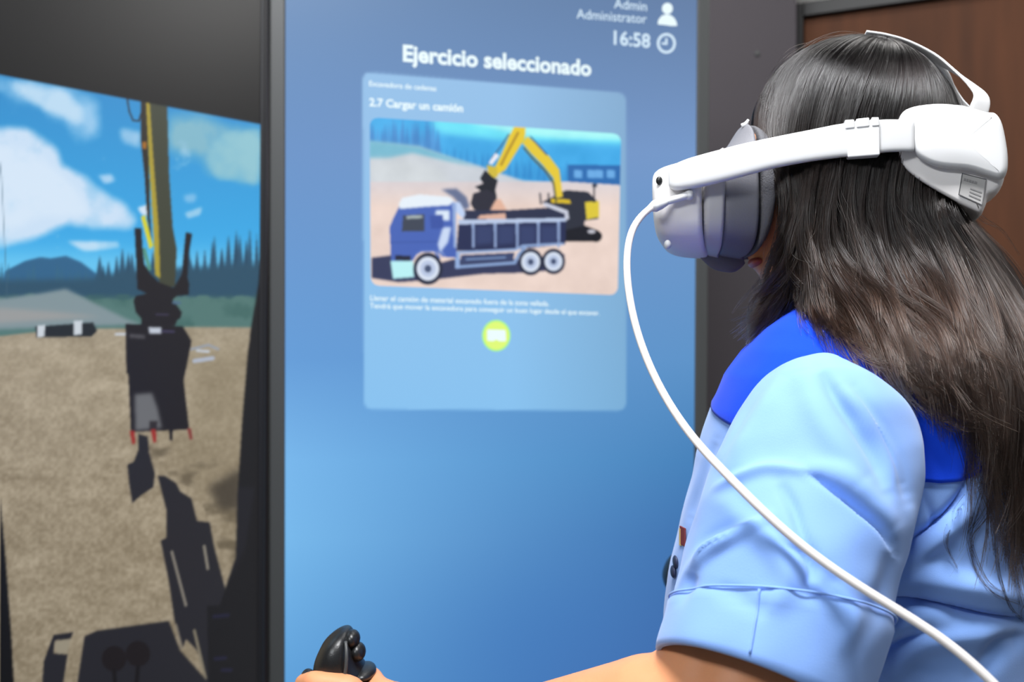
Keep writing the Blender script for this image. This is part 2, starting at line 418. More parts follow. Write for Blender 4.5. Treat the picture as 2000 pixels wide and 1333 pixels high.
# the picture on the card
def truck_picture():
    c = Canvas(700, 210, 1240, 600)
    k = 3.029
    def q(l): return [(680 + x / k, 200 + y / k) for x, y in l]
    nz = fbm(c.h, c.w, 40, 5)
    c.a[:] = (235, 214, 206)
    t = np.clip((c.Y - 330) / 240, 0, 1)[..., None]
    c.a = np.array((222, 214, 216)) * (1 - t) + np.array((240, 216, 204)) * t
    # sky and distant hill
    c.poly(q([(100, 60), (1640, 60), (1640, 500), (1000, 460), (800, 380), (500, 290), (100, 260)]), (70, 178, 240))
    c.poly(q([(500, 60), (1640, 60), (1640, 250), (1300, 235), (900, 225), (560, 190), (500, 150)]), (112, 232, 255), 6)
    c.poly(q([(700, 120), (1640, 130), (1640, 225), (1250, 212), (1000, 190), (850, 150)]), (170, 252, 255), 4)
    c.poly(q([(560, 200), (900, 250), (1640, 280), (1640, 500), (1000, 470), (760, 400), (560, 320)]), (64, 172, 236), 7, .8)
    # dark firs on the left, paler ones along the right
    r = np.random.default_rng(3)
    for i in range(20):
        x = 110 + i * 22 + r.uniform(-6, 6); h = r.uniform(60, 130) if x < 520 else 60
        c.poly(q([(x - 24, 330), (x, 215 - h), (x + 24, 330)]), (72, 140, 208) if i % 3 else (84, 156, 222), 1.2, .9)
    for i in range(52):
        x = 560 + i * 21 + r.uniform(-8, 8); b = 330 + (x - 560) * .13; h = r.uniform(60, 150)
        c.poly(q([(x - 17, b + 60), (x, b - h * .6), (x + 17, b + 60)]), (46, 138, 208) if i % 2 else (60, 156, 222), 1.2, .75)
    # grey-green hill
    c.poly(q([(100, 232), (250, 245), (420, 262), (600, 325), (760, 372), (930, 430), (1050, 470), (1640, 495), (1640, 600), (100, 620)]), (206, 212, 220), 2)
    c.poly(q([(100, 225), (260, 240), (420, 262), (620, 330), (780, 385), (600, 350), (380, 300), (240, 330), (100, 330)]), (122, 190, 214), 3)
    c.poly(q([(110, 350), (380, 330), (560, 400), (600, 520), (400, 560), (160, 580)]), (216, 222, 224), 8, .6)
    t = np.clip((c.Y - 345) / 60, 0, 1)[..., None]
    low = np.array((216, 210, 216)) * (1 - t) + np.array((240, 217, 206)) * t
    m = (c.Y > 355)[..., None]; c.a = np.where(m, low, c.a)
    c.a += (nz[..., None] - .5) * 22
    # building
    c.poly(q([(1300, 370), (1640, 372), (1640, 492), (1300, 470)]), (44, 110, 180))
    for x in (1335, 1415, 1460, 1530): c.poly(q([(x, 400), (x + 48, 402), (x + 48, 450), (x, 446)]), (110, 176, 236), 1)
    # excavator body and tracks
    c.poly(q([(1150, 590), (1250, 540), (1290, 520), (1420, 530), (1470, 580), (1480, 690), (1400, 700), (1390, 760), (1290, 780)]), (44, 48, 62))
    c.poly(q([(1270, 760), (1400, 730), (1480, 760), (1500, 800), (1480, 825), (1270, 825)]), (24, 26, 36))
    c.ell(*q([(1465, 793)])[0], 12, 11, (20, 22, 30)); c.ell(*q([(1440, 765)])[0], 8, 4, (200, 200, 210))
    c.poly(q([(1400, 590), (1485, 585), (1485, 680), (1410, 695)]), (226, 204, 60))
    c.poly(q([(1200, 570), (1310, 575), (1320, 600), (1200, 595)]), (222, 190, 40))
    c.line(q([(1455, 500), (1455, 590)]), 2.5, (40, 40, 50)); c.ell(*q([(1458, 492)])[0], 5, 4, (50, 60, 80))
    c.line(q([(1135, 540), (1140, 600)]), 3, (60, 60, 70)); c.line(q([(1185, 540), (1185, 590)]), 3, (60, 60, 70))
    # boom
    c.poly(q([(1030, 240), (1060, 200), (1120, 250), (1190, 320), (1250, 400), (1270, 560), (1225, 570), (1215, 450), (1150, 370), (1080, 300)]), (236, 206, 56))
    c.line(q([(1040, 270), (1090, 330), (1170, 410), (1215, 480), (1230, 590)]), 3.5, (90, 90, 60))
    c.line(q([(1080, 205), (1130, 260), (1175, 310)]), 2.5, (40, 70, 120))
    # dipper
    c.poly(q([(985, 140), (1050, 145), (1045, 215), (1010, 270), (930, 400), (880, 430), (870, 380), (905, 310), (950, 205)]), (238, 206, 50))
    c.line(q([(1005, 180), (940, 300), (905, 370)]), 4, (170, 130, 40))
    c.line(q([(950, 190), (905, 260), (850, 330)]), 2.5, (60, 80, 110))
    c.poly(q([(870, 300), (895, 315), (850, 370), (830, 360)]), (240, 240, 250))
    c.poly(q([(820, 370), (880, 385), (885, 440), (850, 455), (830, 420)]), (214, 190, 60))
    # bucket assembly
    c.poly(q([(810, 400), (850, 440), (885, 460), (870, 520), (880, 560), (860, 600), (800, 560), (780, 520), (750, 500), (800, 480), (780, 450)]), (30, 34, 44))
    c.poly(q([(740, 540), (820, 515), (880, 550), (870, 650), (860, 690), (740, 630), (725, 600)]), (44, 44, 58))
    # sand
    c.poly(q([(870, 580), (900, 570), (940, 640), (940, 690), (780, 690), (760, 660), (830, 655)]), (232, 184, 160), 1)
    # cloud of dust shadow
    c.poly(q([(550, 515), (640, 510), (700, 560), (720, 620), (690, 640), (620, 560)]), (104, 116, 150), 2)
    # ground shadow
    c.poly(q([(140, 920), (260, 905), (400, 990), (620, 930), (1000, 930), (1280, 900), (1270, 990), (1000, 1010), (800, 1015), (500, 1050), (300, 1065), (140, 1040)]), (52, 58, 92), 1)
    # dump body
    c.poly(q([(690, 640), (930, 640), (1160, 625), (1300, 640), (1280, 700), (680, 710)]), (44, 50, 78))
    c.poly(q([(780, 668), (930, 655), (935, 692), (760, 692)]), (226, 180, 160))
    c.poly(q([(655, 700), (1290, 690), (1285, 840), (1000, 870), (640, 880)]), (38, 46, 84))
    for x in (740, 870, 1000, 1125, 1245): c.poly(q([(x - 9, 705), (x + 9, 705), (x + 7, 860), (x - 7, 860)]), (150, 172, 214))
    for x0, x1 in ((755, 855), (885, 985), (1015, 1110), (1140, 1235)): c.poly(q([(x0, 730), (x1, 730), (x1, 835), (x0, 845)]), (62, 76, 122), 3, .7)
    c.poly(q([(650, 695), (1290, 684), (1290, 706), (655, 724)]), (190, 206, 236))
    c.poly(q([(1160, 590), (1300, 640), (1308, 690), (1285, 700), (1280, 660), (1155, 612)]), (206, 210, 226))
    # chassis
    c.line(q([(640, 890), (990, 872), (1035, 850), (1270, 838)]), 5, (150, 176, 220))
    c.line(q([(640, 975), (985, 950), (1010, 900), (1050, 856)]), 6, (140, 168, 214))
    c.poly(q([(632, 888), (660, 888), (660, 985), (632, 985)]), (150, 178, 224))
    c.poly(q([(665, 905), (985, 890), (975, 935), (665, 955)]), (60, 72, 112)); c.line(q([(700, 930), (930, 918)]), 3, (130, 160, 206))
    # cab
    c.poly(q([(300, 620), (330, 590), (600, 575), (640, 600), (640, 920), (560, 915), (520, 880), (420, 880), (380, 940), (255, 945), (245, 740), (270, 680)]), (72, 102, 186))
    c.poly(q([(300, 600), (320, 565), (420, 545), (600, 560), (625, 585), (600, 610), (460, 618), (305, 632)]), (236, 246, 255), 1)
    c.poly(q([(620, 590), (660, 590), (695, 660), (680, 690), (640, 650)]), (196, 216, 250), 1)
    c.poly(q([(520, 640), (600, 640), (600, 700), (510, 700)]), (226, 240, 255), 1.5)
    c.poly(q([(560, 740), (610, 740), (590, 830), (550, 880), (580, 920), (540, 880), (530, 840)]), (206, 222, 250), 1.5)
    c.poly(q([(325, 670), (450, 662), (450, 762), (318, 765)]), (62, 70, 86)); c.poly(q([(345, 672), (440, 668), (440, 685), (345, 690)]), (178, 190, 190), 1)
    c.poly(q([(482, 670), (560, 665), (565, 745), (490, 750)]), (60, 86, 168), 1)
    c.poly(q([(615, 590), (640, 600), (640, 860), (625, 860)]), (150, 176, 224))
    c.line(q([(250, 830), (530, 825)]), 1.5, (56, 84, 160)); c.line(q([(400, 900), (430, 880), (510, 878), (540, 920)]), 4, (84, 116, 196))
    c.poly(q([(280, 905), (370, 910), (370, 940), (280, 935)]), (30, 34, 58))
    c.poly(q([(250, 940), (385, 940), (390, 1035), (265, 1045)]), (190, 246, 250), 1)
    # wheels
    for x, y, r1 in ((472, 985, 24), (1080, 945, 20), (1215, 942, 19)):
        X, Y = q([(x, y)])[0]
        c.ell(X, Y, r1 * 1.18, r1 * 1.3, (34, 40, 62)); c.ell(X, Y, r1 * .92, r1 * .98, (222, 232, 248)); c.ell(X, Y, r1 * .62, r1 * .66, (190, 204, 232))
        c.ell(X, Y, r1 * .28, r1 * .3, (70, 84, 116))
    c.a = blur(c.a, .8)
    return c
cp_ = truck_picture()
# a rounded picture mesh: grid clipped to the rounded outline by moving the border
pic = [(722, 229), (1213, 262), (1206, 577), (724, 558)]
def quad_patch(name, pl, quad, nx, ny, m, canvas, parent, k, rad):
    h = [pl.hit(*p) for p in quad]; TL, TR, BR, BL = [np.array(a) for a in h]
    u = np.linspace(0, 1, nx); v = np.linspace(0, 1, ny)
    L = np.linalg.norm(TR - TL); H = np.linalg.norm(BL - TL)
    V = []
    for b in v:
        d = min(b, 1 - b) * H; ins = rad - math.sqrt(max(0, rad * rad - (rad - d) ** 2)) if d < rad else 0
        for a in u:
            aa = ins / L + a * (1 - 2 * ins / L)
            p = (TL * (1 - aa) + TR * aa) * (1 - b) + (BL * (1 - aa) + BR * aa) * b
            V.append(pl.at(p[0], p[1], k))
    V = np.array(V); f = grid_faces(ny, nx, False, False)
    me = bpy.data.meshes.new(name); me.from_pydata(V.tolist(), [], f); me.update()
    c = canvas.sample(*px(V)); ca = me.color_attributes.new('picture', 'FLOAT_COLOR', 'POINT')
    ca.data.foreach_set('color', np.concatenate([lin(np.clip(c, 0, 255)), np.ones((len(V), 1))], 1).astype(np.float32).ravel())
    me.materials.append(m); o = bpy.data.objects.new(name, me); COL.objects.link(o); link(o, parent); return o
quad_patch('picture', plc, pic, 330, 220, screen_mat('truck_picture', 0.95), cp_, scr, 0.0006, 0.014)

WT = emis('screen_white', (236, 252, 255), 1.0); WT2 = emis('screen_soft_white', (214, 236, 252), 1.0)
def text(name, body, pl, p0, p1, parent, m, k=0.001, bold=0.0):
    """text whose baseline runs from photo point p0 to p1 on the panel"""
    c = bpy.data.curves.new(name, 'FONT'); c.body = body; c.size = 1.0; c.offset = bold; c.resolution_u = 3
    o = bpy.data.objects.new(name, c); COL.objects.link(o); bpy.context.view_layer.update()
    wd_ = o.dimensions.x
    a = np.array(pl.hit(*p0)); b = np.array(pl.hit(*p1)); A = pl.at(*a, k); B = pl.at(*b, k)
    s = np.linalg.norm(B - A) / wd_; e = (B - A) / np.linalg.norm(B - A); n = pl.n; g = np.cross(n, e); g = g if g[2] > 0 else -g
    me = bpy.data.meshes.new_from_object(o.evaluated_get(bpy.context.evaluated_depsgraph_get())); bpy.data.objects.remove(o)
    V = np.empty(len(me.vertices) * 3, np.float32); me.vertices.foreach_get('co', V); V = V.reshape(-1, 3)
    hs = s * text.h; V = A + V[:, :1] * s * e + V[:, 1:2] * hs * g
    me.vertices.foreach_set('co', V.astype(np.float32).ravel()); me.update(); me.materials.clear(); me.materials.append(m); me.name = name
    ob = bpy.data.objects.new(name, me); COL.objects.link(ob); link(ob, parent); return ob
text.h = 1.0
text('heading_text', 'Ejercicio seleccionado', plc, (785, 119), (1153, 148), scr, WT, bold=0.034)
text('user_text', 'Admin', plc, (1199, 16), (1263, 22), scr, WT2, bold=0.004)
text('user_text', 'Administrator', plc, (1126, 36), (1263, 46), scr, WT2, bold=0.004)
text('clock_text', '16:58', plc, (1192, 86), (1263, 93), scr, WT2, bold=0.02)
text('card_text', 'Excavadora de cadenas', plc, (720, 168), (851, 178), scr, WT, bold=0.012)
text('card_text', '2.7 Cargar un camión', plc, (721, 207), (904, 219), scr, WT, bold=0.03)
text('card_text', 'Llenar el camión de material excavado fuera de la zona vallada.', plc, (722, 587), (1071, 598), scr, WT, bold=0.012)
text('card_text', 'Tendrá que mover la excavadora para conseguir un buen lugar desde el que excavar.', plc, (722, 602), (1170, 616), scr, WT, bold=0.012)

def flat(name, pts, m, parent, k=0.001, pl=plc):
    v = [pl.at(*pl.hit(*p), k) for p in pts]; return obj(name, v, [tuple(range(len(v)))], m, parent, smooth=False)
def circ(x, y, rx, ry, n=28, a0=0, a1=360): return [(x + rx * math.cos(math.radians(a)), y + ry * math.sin(math.radians(a))) for a in np.linspace(a0, a1, n, endpoint=a1 - a0 < 359)]
flat('user_icon', circ(1303, 17, 10.5, 11), WT, scr)
flat('user_icon', [(1284, 46), (1286, 38), (1292, 31), (1301, 28), (1310, 30), (1317, 36), (1321, 44), (1322, 51), (1310, 51), (1296, 49), (1285, 48)], WT, scr)
def ring_flat(name, x, y, rx, ry, t, m, parent):
    a = circ(x, y, rx, ry); b = circ(x, y, rx - t, ry - t); n = len(a)
    v = [plc.at(*plc.hit(*p), .001) for p in a + b]; return obj(name, v, [(i, (i + 1) % n, n + (i + 1) % n, n + i) for i in range(n)], m, parent, smooth=False)
ring_flat('clock_icon', 1301, 85, 18.5, 20, 5, WT2, scr)
flat('clock_icon', [(1299, 75), (1303, 75), (1303, 88), (1292, 87), (1292, 83), (1299, 84)], WT2, scr)
GRN = emis('screen_green', (224, 250, 120), 1.0); GR2 = emis('screen_green_rim', (172, 246, 140), 1.0)
flat('headset_button', circ(969, 656, 28, 31), GR2, scr, .0008); flat('headset_button', circ(969, 656, 24.5, 27.5), GRN, scr, .0011)
flat('headset_button', rounded([(951, 644), (987, 645), (988, 667), (974, 667), (969, 663), (964, 667), (951, 666)], 3), WT, scr, .0014)

# --- left monitor
yl = math.radians(48)
pll = Plane(W(508, 666.5, 1.50), yl, math.radians(0.6))
lx0, lx1, ly0, ly1 = -0.69, -0.002, -0.60, 0.64
monL = monitor('portrait_monitor', pll, lx0, lx1, ly0, ly1, 0.012,
               'angled portrait monitor at left showing excavator bucket over sandy ground', M['bezel_black'])
def sim_picture():
    c = Canvas(0, 130, 516, 1333)
    h, w_ = c.h, c.w
    k6 = 2.02; k7 = 1.818
    def a6(l): return [(x / k6, y / k6) for x, y in l]
    def a7(l): return [(x / k7, 600 + y / k7) for x, y in l]
    def a4(l): return [(220 + x / 4.443, 430 + y / 4.443) for x, y in l]
    t = np.clip((c.Y - 150) / 380, 0, 1)[..., None]
    c.a = np.array((40, 140, 205)) * (1 - t) + np.array((62, 178, 240)) * t
    n1 = fbm(h, w_, 90, 11, 6); n2 = fbm(h, w_, 30, 31, 4)
    def cloud(pts, col, soft, amp=.9, al=1.0):
        m = blur(inside(pts, c.X, c.Y).astype(float), soft) + (n1 - .5) * amp + (n2 - .5) * .35
        c.mask(np.clip((m - .25) / .75, 0, 1) ** 1.2, col, al)
    cloud(a6([(0, 300), (260, 340), (400, 400), (400, 520), (340, 560), (230, 470), (150, 410), (60, 400), (0, 350)]), (150, 202, 240), 14)
    cloud(a6([(0, 300), (240, 350), (330, 420), (330, 500), (200, 450), (80, 380)]), (190, 222, 246), 8)
    cloud(a6([(470, 500), (560, 520), (560, 590), (480, 570)]), (150, 200, 236), 6)
    cloud(a6([(660, 430), (1030, 500), (1030, 740), (900, 730), (820, 690), (800, 610), (690, 590), (660, 620)]), (130, 186, 206), 14)
    cloud(a6([(830, 560), (900, 510), (1030, 510), (1030, 730), (860, 722), (815, 640)]), (146, 200, 214), 7)
    cloud(a6([(0, 500), (110, 505), (230, 580), (250, 650), (340, 690), (420, 760), (480, 790), (550, 870), (520, 915), (360, 905), (250, 890), (150, 940), (0, 985)]), (206, 228, 250), 8, .5)
    cloud(a6([(0, 560), (150, 600), (300, 740), (380, 860), (150, 860), (0, 940)]), (216, 234, 252), 10, .3)
    cloud(a6([(380, 690), (440, 685), (455, 715), (410, 730)]), (170, 212, 245), 4)
    cloud(a6([(540, 820), (590, 805), (590, 860), (560, 850)]), (214, 232, 250), 3)
    cloud(a6([(260, 950), (470, 950), (480, 985), (330, 995)]), (200, 226, 248), 4)
    cloud(a6([(725, 840), (800, 815), (790, 850), (740, 865)]), (150, 206, 240), 3); cloud(a6([(720, 770), (775, 765), (770, 800), (730, 800)]), (120, 190, 236), 4)
    # pale haze above the trees
    t = np.exp(-((c.Y - 520) / 34) ** 2)[..., None] * .6; c.a = c.a * (1 - t) + np.array((130, 214, 250)) * t
    # mountain
    c.poly(a6([(20, 1070), (100, 1030), (160, 1015), (200, 1020), (260, 1010), (320, 1035), (380, 1080), (420, 1150), (0, 1150)]), (46, 100, 140), 1.5)
    # firs
    r = np.random.default_rng(5)
    for i in range(46):
        x = -6 + i * 11.6 + r.uniform(-5, 5)
        top = np.interp(x, [0, 60, 150, 200, 260, 340, 380, 420, 440, 470, 510], [528, 522, 530, 498, 494, 505, 485, 474, 458, 452, 468]) + r.uniform(-16, 22)
        base = 590; wd_ = r.uniform(9, 15) if x > 190 else r.uniform(6, 10)
        col = (44, 84, 112) if i % 2 else (38, 74, 100)
        if x < 190: col = (52, 104, 134)
        c.poly([(x - wd_, base), (x - wd_ * .55, (top + base) / 2), (x, top), (x + wd_ * .55, (top + base) / 2), (x + wd_, base)], col, 1.3)
    c.poly([(0, 548), (180, 545), (240, 530), (516, 516), (516, 600), (0, 600)], (44, 82, 106), 5)
    # scrub
    m = np.clip((c.Y - (578 + (n2 - .5) * 24)) / 6, 0, 1); c.mask(m, (84, 122, 118))
    c.mask(np.clip((n2 - .45) * 4, 0, 1) * (c.Y > 575) * (c.Y < 640), (64, 104, 100), .7)
    c.poly(a6([(0, 1180), (150, 1160), (260, 1140), (380, 1200), (500, 1260), (560, 1280), (0, 1300)]), (132, 150, 156), 3)
    c.poly(a6([(0, 1215), (200, 1230), (400, 1250), (0, 1275)]), (156, 158, 158), 4)
    # ground
    t = np.clip((c.Y - 640) / 300, 0, 1)[..., None]
    g = np.array((162, 150, 128)) * (1 - t) + np.array((158, 145, 122)) * t
    gl = fbm(h, w_, 26, 60, 4, 2.0); gs = fbm(h, w_, 6, 80, 3)
    g = g + (gl[..., None] - .5) * 34 + (gs[..., None] - .5) * (26 + 20 * t)
    g *= np.interp(c.Y, [640, 700, 900, 1333], [.98, 1.04, 1.0, .92])[..., None]
    edge = np.interp(c.X, [0, 60, 160, 250, 380, 516], [655, 648, 640, 640, 637, 638])
    m = np.clip((c.Y - edge) / 4, 0, 1)[..., None]; c.a = c.a * (1 - m) + g * m
    # slightly darker mound on the right
    c.poly(a7([(680, 180), (780, 160), (900, 150), (900, 900), (840, 930), (760, 700), (640, 600), (600, 470), (660, 430)]), (134, 122, 98), 12, .35)
    c.mask(np.clip((gl - .5) * 5, 0, 1) * inside(a7([(500, 480), (600, 480), (900, 560), (900, 900), (820, 980), (700, 650), (560, 600)]), c.X, c.Y), (92, 82, 64), .75)
    c.poly(a7([(740, 640), (860, 570), (860, 720), (780, 720)]), (60, 54, 46), 7, .8)
    # machine shadow on the ground
    sh = (38, 38, 44)
    c.poly(a7([(490, 450), (525, 460), (530, 520), (550, 590), (545, 640), (500, 670), (470, 697), (460, 640), (452, 560), (475, 550), (490, 510)]), sh, .8)
    c.poly(a7([(560, 600), (585, 600), (625, 625), (640, 655), (680, 680), (700, 760), (745, 765), (760, 850), (800, 1000), (760, 1333), (735, 1333), (700, 1220), (660, 1180), (650, 1210), (620, 1120), (600, 980), (570, 830), (590, 820), (590, 720)]), sh, .8)
    c.line(a7([(610, 870), (660, 1060)]), 5, (134, 128, 118)); c.line(a7([(725, 850), (738, 930)]), 5, (140, 134, 122))
    c.line(a7([(625, 1130), (645, 1210)]), 4, (128, 120, 108)); c.line(a7([(690, 1150), (730, 1320)]), 5, (132, 124, 106))
    c.poly(a7([(150, 1333), (155, 1260), (190, 1165), (260, 1155), (250, 1180), (195, 1185), (190, 1230), (240, 1235), (225, 1333)]), sh, .8)
    c.poly(a7([(275, 1333), (300, 1170), (345, 1150), (600, 1115), (640, 1220), (740, 1333)]), sh, 1)
    c.poly(a7([(195, 1190), (250, 1180), (240, 1230), (200, 1230)]), (150, 142, 124), 1)
    for x in (405, 490): c.ell(*a7([(x, 1250 if x < 450 else 1232)])[0], 24, 25, (30, 26, 28)); 
    c.line(a7([(405, 1290), (408, 1333)]), 8, (26, 24, 26)); c.line(a7([(490, 1280), (485, 1333)]), 8, (26, 24, 26))
    # little machines on the ground
    c.poly(a7([(125, 70), (330, 55), (345, 85), (325, 105), (130, 108)]), (34, 40, 44), .8)
    c.poly(a7([(133, 66), (160, 64), (158, 106), (133, 107)]), (206, 214, 222), .8); c.poly(a7([(262, 50), (292, 48), (290, 98), (262, 100)]), (206, 214, 222), .8)
    c.line(a7([(412, 97), (448, 97)]), 5, (200, 206, 214)); c.line(a7([(690, 192), (755, 182)]), 8, (176, 184, 200)); c.line(a7([(680, 150), (740, 135), (775, 150)]), 4, (150, 160, 176))
    c.line(a7([(700, 155), (740, 158)]), 5, (196, 204, 214))
    c.line([(0, 640 / k6), (3, 700 / k6), (10, 1000 / k6), (14, 1180 / k6)], 1.4, (70, 100, 120), .7)
    # dipper arm
    c.line(a6([(502, 390), (510, 440), (525, 475), (548, 478), (556, 450)]), 3.2, (38, 50, 62))
    c.poly(a6([(556, 395), (582, 400), (592, 850), (600, 980), (580, 850), (570, 690), (556, 560)]), (44, 40, 34), .6)
    c.poly(a6([(562, 560), (578, 560), (578, 590), (562, 585)]), (170, 110, 30), 1)
    c.poly(a6([(588, 400), (660, 420), (668, 700), (682, 900), (698, 985), (690, 1130), (630, 1140), (612, 900), (596, 620)]), (64, 68, 54), .6)
    c.poly(a6([(576, 400), (590, 402), (606, 640), (626, 900), (632, 1100), (612, 1085), (604, 900), (588, 640)]), (176, 158, 52), .7)
    c.poly(a6([(556, 855), (572, 850), (604, 970), (590, 985)]), (222, 214, 40), .6)
    c.poly(a6([(560, 980), (575, 980), (598, 1065), (585, 1068)]), (86, 150, 130), .8)
    dk = (30, 28, 33)
    c.poly(a4([(190, 70), (250, 70), (260, 250), (275, 380), (330, 470), (400, 540), (530, 590), (600, 470), (615, 300), (635, 105), (690, 120), (660, 300), (650, 500), (665, 560), (660, 650), (560, 660), (520, 690), (600, 800), (590, 850), (560, 870), (540, 920), (250, 930), (250, 860), (200, 800), (180, 700), (200, 660), (300, 640), (215, 600)]), dk, .7)
    # bucket
    c.poly(a4([(115, 905), (290, 915), (600, 925), (650, 990), (680, 1090), (640, 1180), (620, 1333), (120, 1333)]), dk, .7)
    c.poly(a7([(446, 60), (650, 70), (680, 120), (665, 200), (652, 260), (668, 400), (672, 435), (465, 445), (456, 250), (448, 200)]), dk, .7)
    c.poly(a7([(478, 310), (540, 305), (560, 360), (575, 430), (480, 440)]), (116, 118, 122), 3, .9)
    c.poly(a7([(530, 405), (560, 405), (556, 440), (530, 440)]), (46, 42, 46), 1.5)
    c.poly(a4([(310, 930), (420, 935), (425, 985), (320, 985)]), (196, 204, 218), 1.2)
    c.poly(a4([(140, 990), (280, 1000), (280, 1030), (150, 1020)]), (86, 86, 92), 2)
    c.line(a4([(380, 820), (480, 822)]), 4, (56, 52, 74)); c.line(a4([(430, 965), (530, 970)]), 5, (60, 56, 84))
    c.line(a4([(530, 715), (580, 720)]), 6, (80, 110, 136))
    for x, y in ((460, 440), (535, 435)): c.poly(a7([(x, y), (x + 18, y), (x + 20, y + 45), (x + 10, y + 48)]), (156, 44, 40), .8)
    c.poly(a7([(600, 435), (614, 435), (612, 475), (603, 475)]), dk, .6); c.poly(a7([(664, 430), (678, 430), (684, 470), (674, 470)]), (130, 56, 52), .8)
    # cab pillars
    c.poly(a6([(1040, 900), (1020, 1120), (985, 1333), (1040, 1333)]), (26, 26, 30), 1.2)
    c.poly(a7([(905, 0), (880, 160), (860, 400), (845, 640), (838, 890), (800, 1000), (780, 1060), (735, 1062), (740, 1333), (1020, 1333), (1020, 0)]), (27, 27, 30), 1)
    c.poly(a7([(845, 640), (905, 640), (870, 860), (800, 1000), (838, 890)]), (36, 36, 44), 2, .6)
    for p in ([(760, 1100), (810, 1095)], [(765, 1250), (800, 1247)], [(790, 1290), (820, 1290)]): c.line(a7(p), 7, (34, 34, 54))
    c.poly([(0, 970), (10, 1080), (22, 1240), (27, 1333), (0, 1333)], (18, 18, 20), 1)
    # unlit strip above the picture
    c.a = blur(c.a, .8)
    top = 146 + (c.X) * (242 - 146) / 505
    m = np.clip((c.Y - top) / 2 + .5, 0, 1)[..., None]; c.a = c.a * m + np.array((5, 6, 7)) * (1 - m)
    return c
cs = sim_picture()
def fadeL(c, X, Y, u, v):
    top = 146 + u * (242 - 146) / 505
    # the part of the panel outside the photograph carries on the same landscape
    o = u < 0; m = np.abs(u[o]) % 400; m = np.where(m > 200, 400 - m, m)
    sh_ = .19 * (m - u[o]) * np.clip((640 - v[o]) / 490, 0, 1); vv = np.where(v[o] > 960, 700 + (v[o] - 960) % 520 * .5, v[o] + sh_)
    c[o] = cs.sample(m, np.where(vv > 960, 960, vv))
    c[v < top - 1] = (3, 3, 4)
    return c
panel_mesh('screen', pll, lx0, lx1, ly0, ly1, 0.0019, screen_mat('simulator_screen', 0.95, 0.33, 0.6), cs, monL, fade=fadeL)

# ------------------------------------------------------------------ person: frames
TH = math.radians(12)                                   # the head looks left and a little away from the camera
hf = np.array([-math.cos(TH), math.sin(TH), 0]); hl = np.array([-math.sin(TH), -math.cos(TH), 0]); hu = np.array([0, 0, 1.0])
HC = np.array(W(1660, 292, 0.90))
def HL(u, v, lat):
    """(forward, lateral, up) head coordinates of the point seen at (u, v) in the plane lat metres left of the head's midplane"""
    d = np.array([(u - 1000) / F, 1, -(v - 666.5) / F]); c = np.array([0, 0, CAMZ]); o = HC + hl * lat
    t = ((o - c) @ hl) / (d @ hl); p = c + t * d - HC
    return np.array([p @ hf, lat, p @ hu])
def HW(a): return HC + hf * a[0] + hl * a[1] + hu * a[2]

TT = math.radians(32)
tf = np.array([-math.cos(TT), math.sin(TT), 0]); tl = np.array([-math.sin(TT), -math.cos(TT), 0])
TC = np.array([0.335, 0.89, 0])
#        z      front  back   halfwidth
SEC = [(1.150, .040, .045, .048), (1.142, .048, .055, .062), (1.133, .060, .068, .088), (1.122, .076, .082, .116), (1.108, .092, .094, .136), (1.09, .110, .104, .152), (1.07, .126, .110, .163), (1.04, .142, .118, .170),
       (1.00, .155, .125, .172), (.95, .166, .130, .172), (.90, .179, .131, .170), (.85, .190, .130, .168), (.80, .196, .130, .168),
       (.72, .19, .132, .172), (.60, .17, .142, .182), (.50, .15, .15, .185)]
_z = np.array([s[0] for s in SEC])[::-1]
def sec(z):
    return [np.interp(z, _z, np.array([s[i] for s in SEC])[::-1]) for i in (1, 2, 3)]
def torso_pt(z, phi, off=0.0, n=2.35):
    fr, bk, hw = sec(z)
    c, s = math.cos(phi), math.sin(phi)
    a = math.copysign(abs(c) ** (2 / n), c) * ((fr if c > 0 else bk) + off); b = math.copysign(abs(s) ** (2 / n), s) * (hw + off)
    return TC + tf * a + tl * b + np.array([0, 0, z])

J = np.array([0.232, 0.755, 1.035]); JR = TC - tl * 0.165 + tf * .02 + np.array([0, 0, 1.035])
EL = np.array(W(1440, 1400, 0.665)); WR = np.array(W(880, 1425, 0.80))
GR = np.array(W(668, 1330, 0.875))                      # grip axis of the left joystick
ERt = JR + np.array([-.04, .03, -.25]); WRt = np.array([0.27, 1.15, 0.655]); GRR = np.array(W(1344, 1190, 1.22)) + np.array([0, 0, -.02])

person = empty('person', (0.34, 0.92, 0.0), 'seated person with long dark wavy hair and light blue shirt with royal blue yoke', 'person')

# ---- body as one continuous skin (parts are merged by a voxel remesh)
def cone(a, b, ra, rb, n=10, q=20):
    a = np.array(a, float); b = np.array(b, float); d = b - a; L = np.linalg.norm(d); d /= L
    e = np.cross(d, (0, 0, 1.0) if abs(d[2]) < .9 else (0, 1.0, 0)); e /= np.linalg.norm(e); g = np.cross(d, e)
    V = []
    prof = [(-ra * math.cos(t), ra * math.sin(t)) for t in np.linspace(0.15, math.pi / 2, 5)] + [(L + rb * math.sin(t), rb * math.cos(t)) for t in np.linspace(0, math.pi / 2 - .15, 5)]
    for x, r in prof:
        V += [a + d * x + r * (math.cos(t) * e + math.sin(t) * g) for t in np.linspace(0, 2 * math.pi, q, endpoint=False)]
    f = grid_faces(len(prof), q) + [tuple(range(q)), tuple((len(prof) - 1) * q + i for i in range(q))]
    return V, f
bits = []
hp_ = math.radians(6)                                    # nod
pf = hf * math.cos(hp_) - hu * math.sin(hp_); pu = hu * math.cos(hp_) + hf * math.sin(hp_)
def HB(a, l, h): return HC + pf * a + hl * l + pu * h
def ell(c, ra, rl, rh): bits.append(ellipsoid_v(c, (pf * ra, hl * rl, pu * rh)))
ell(HB(0, 0, 0), .088, .072, .092)
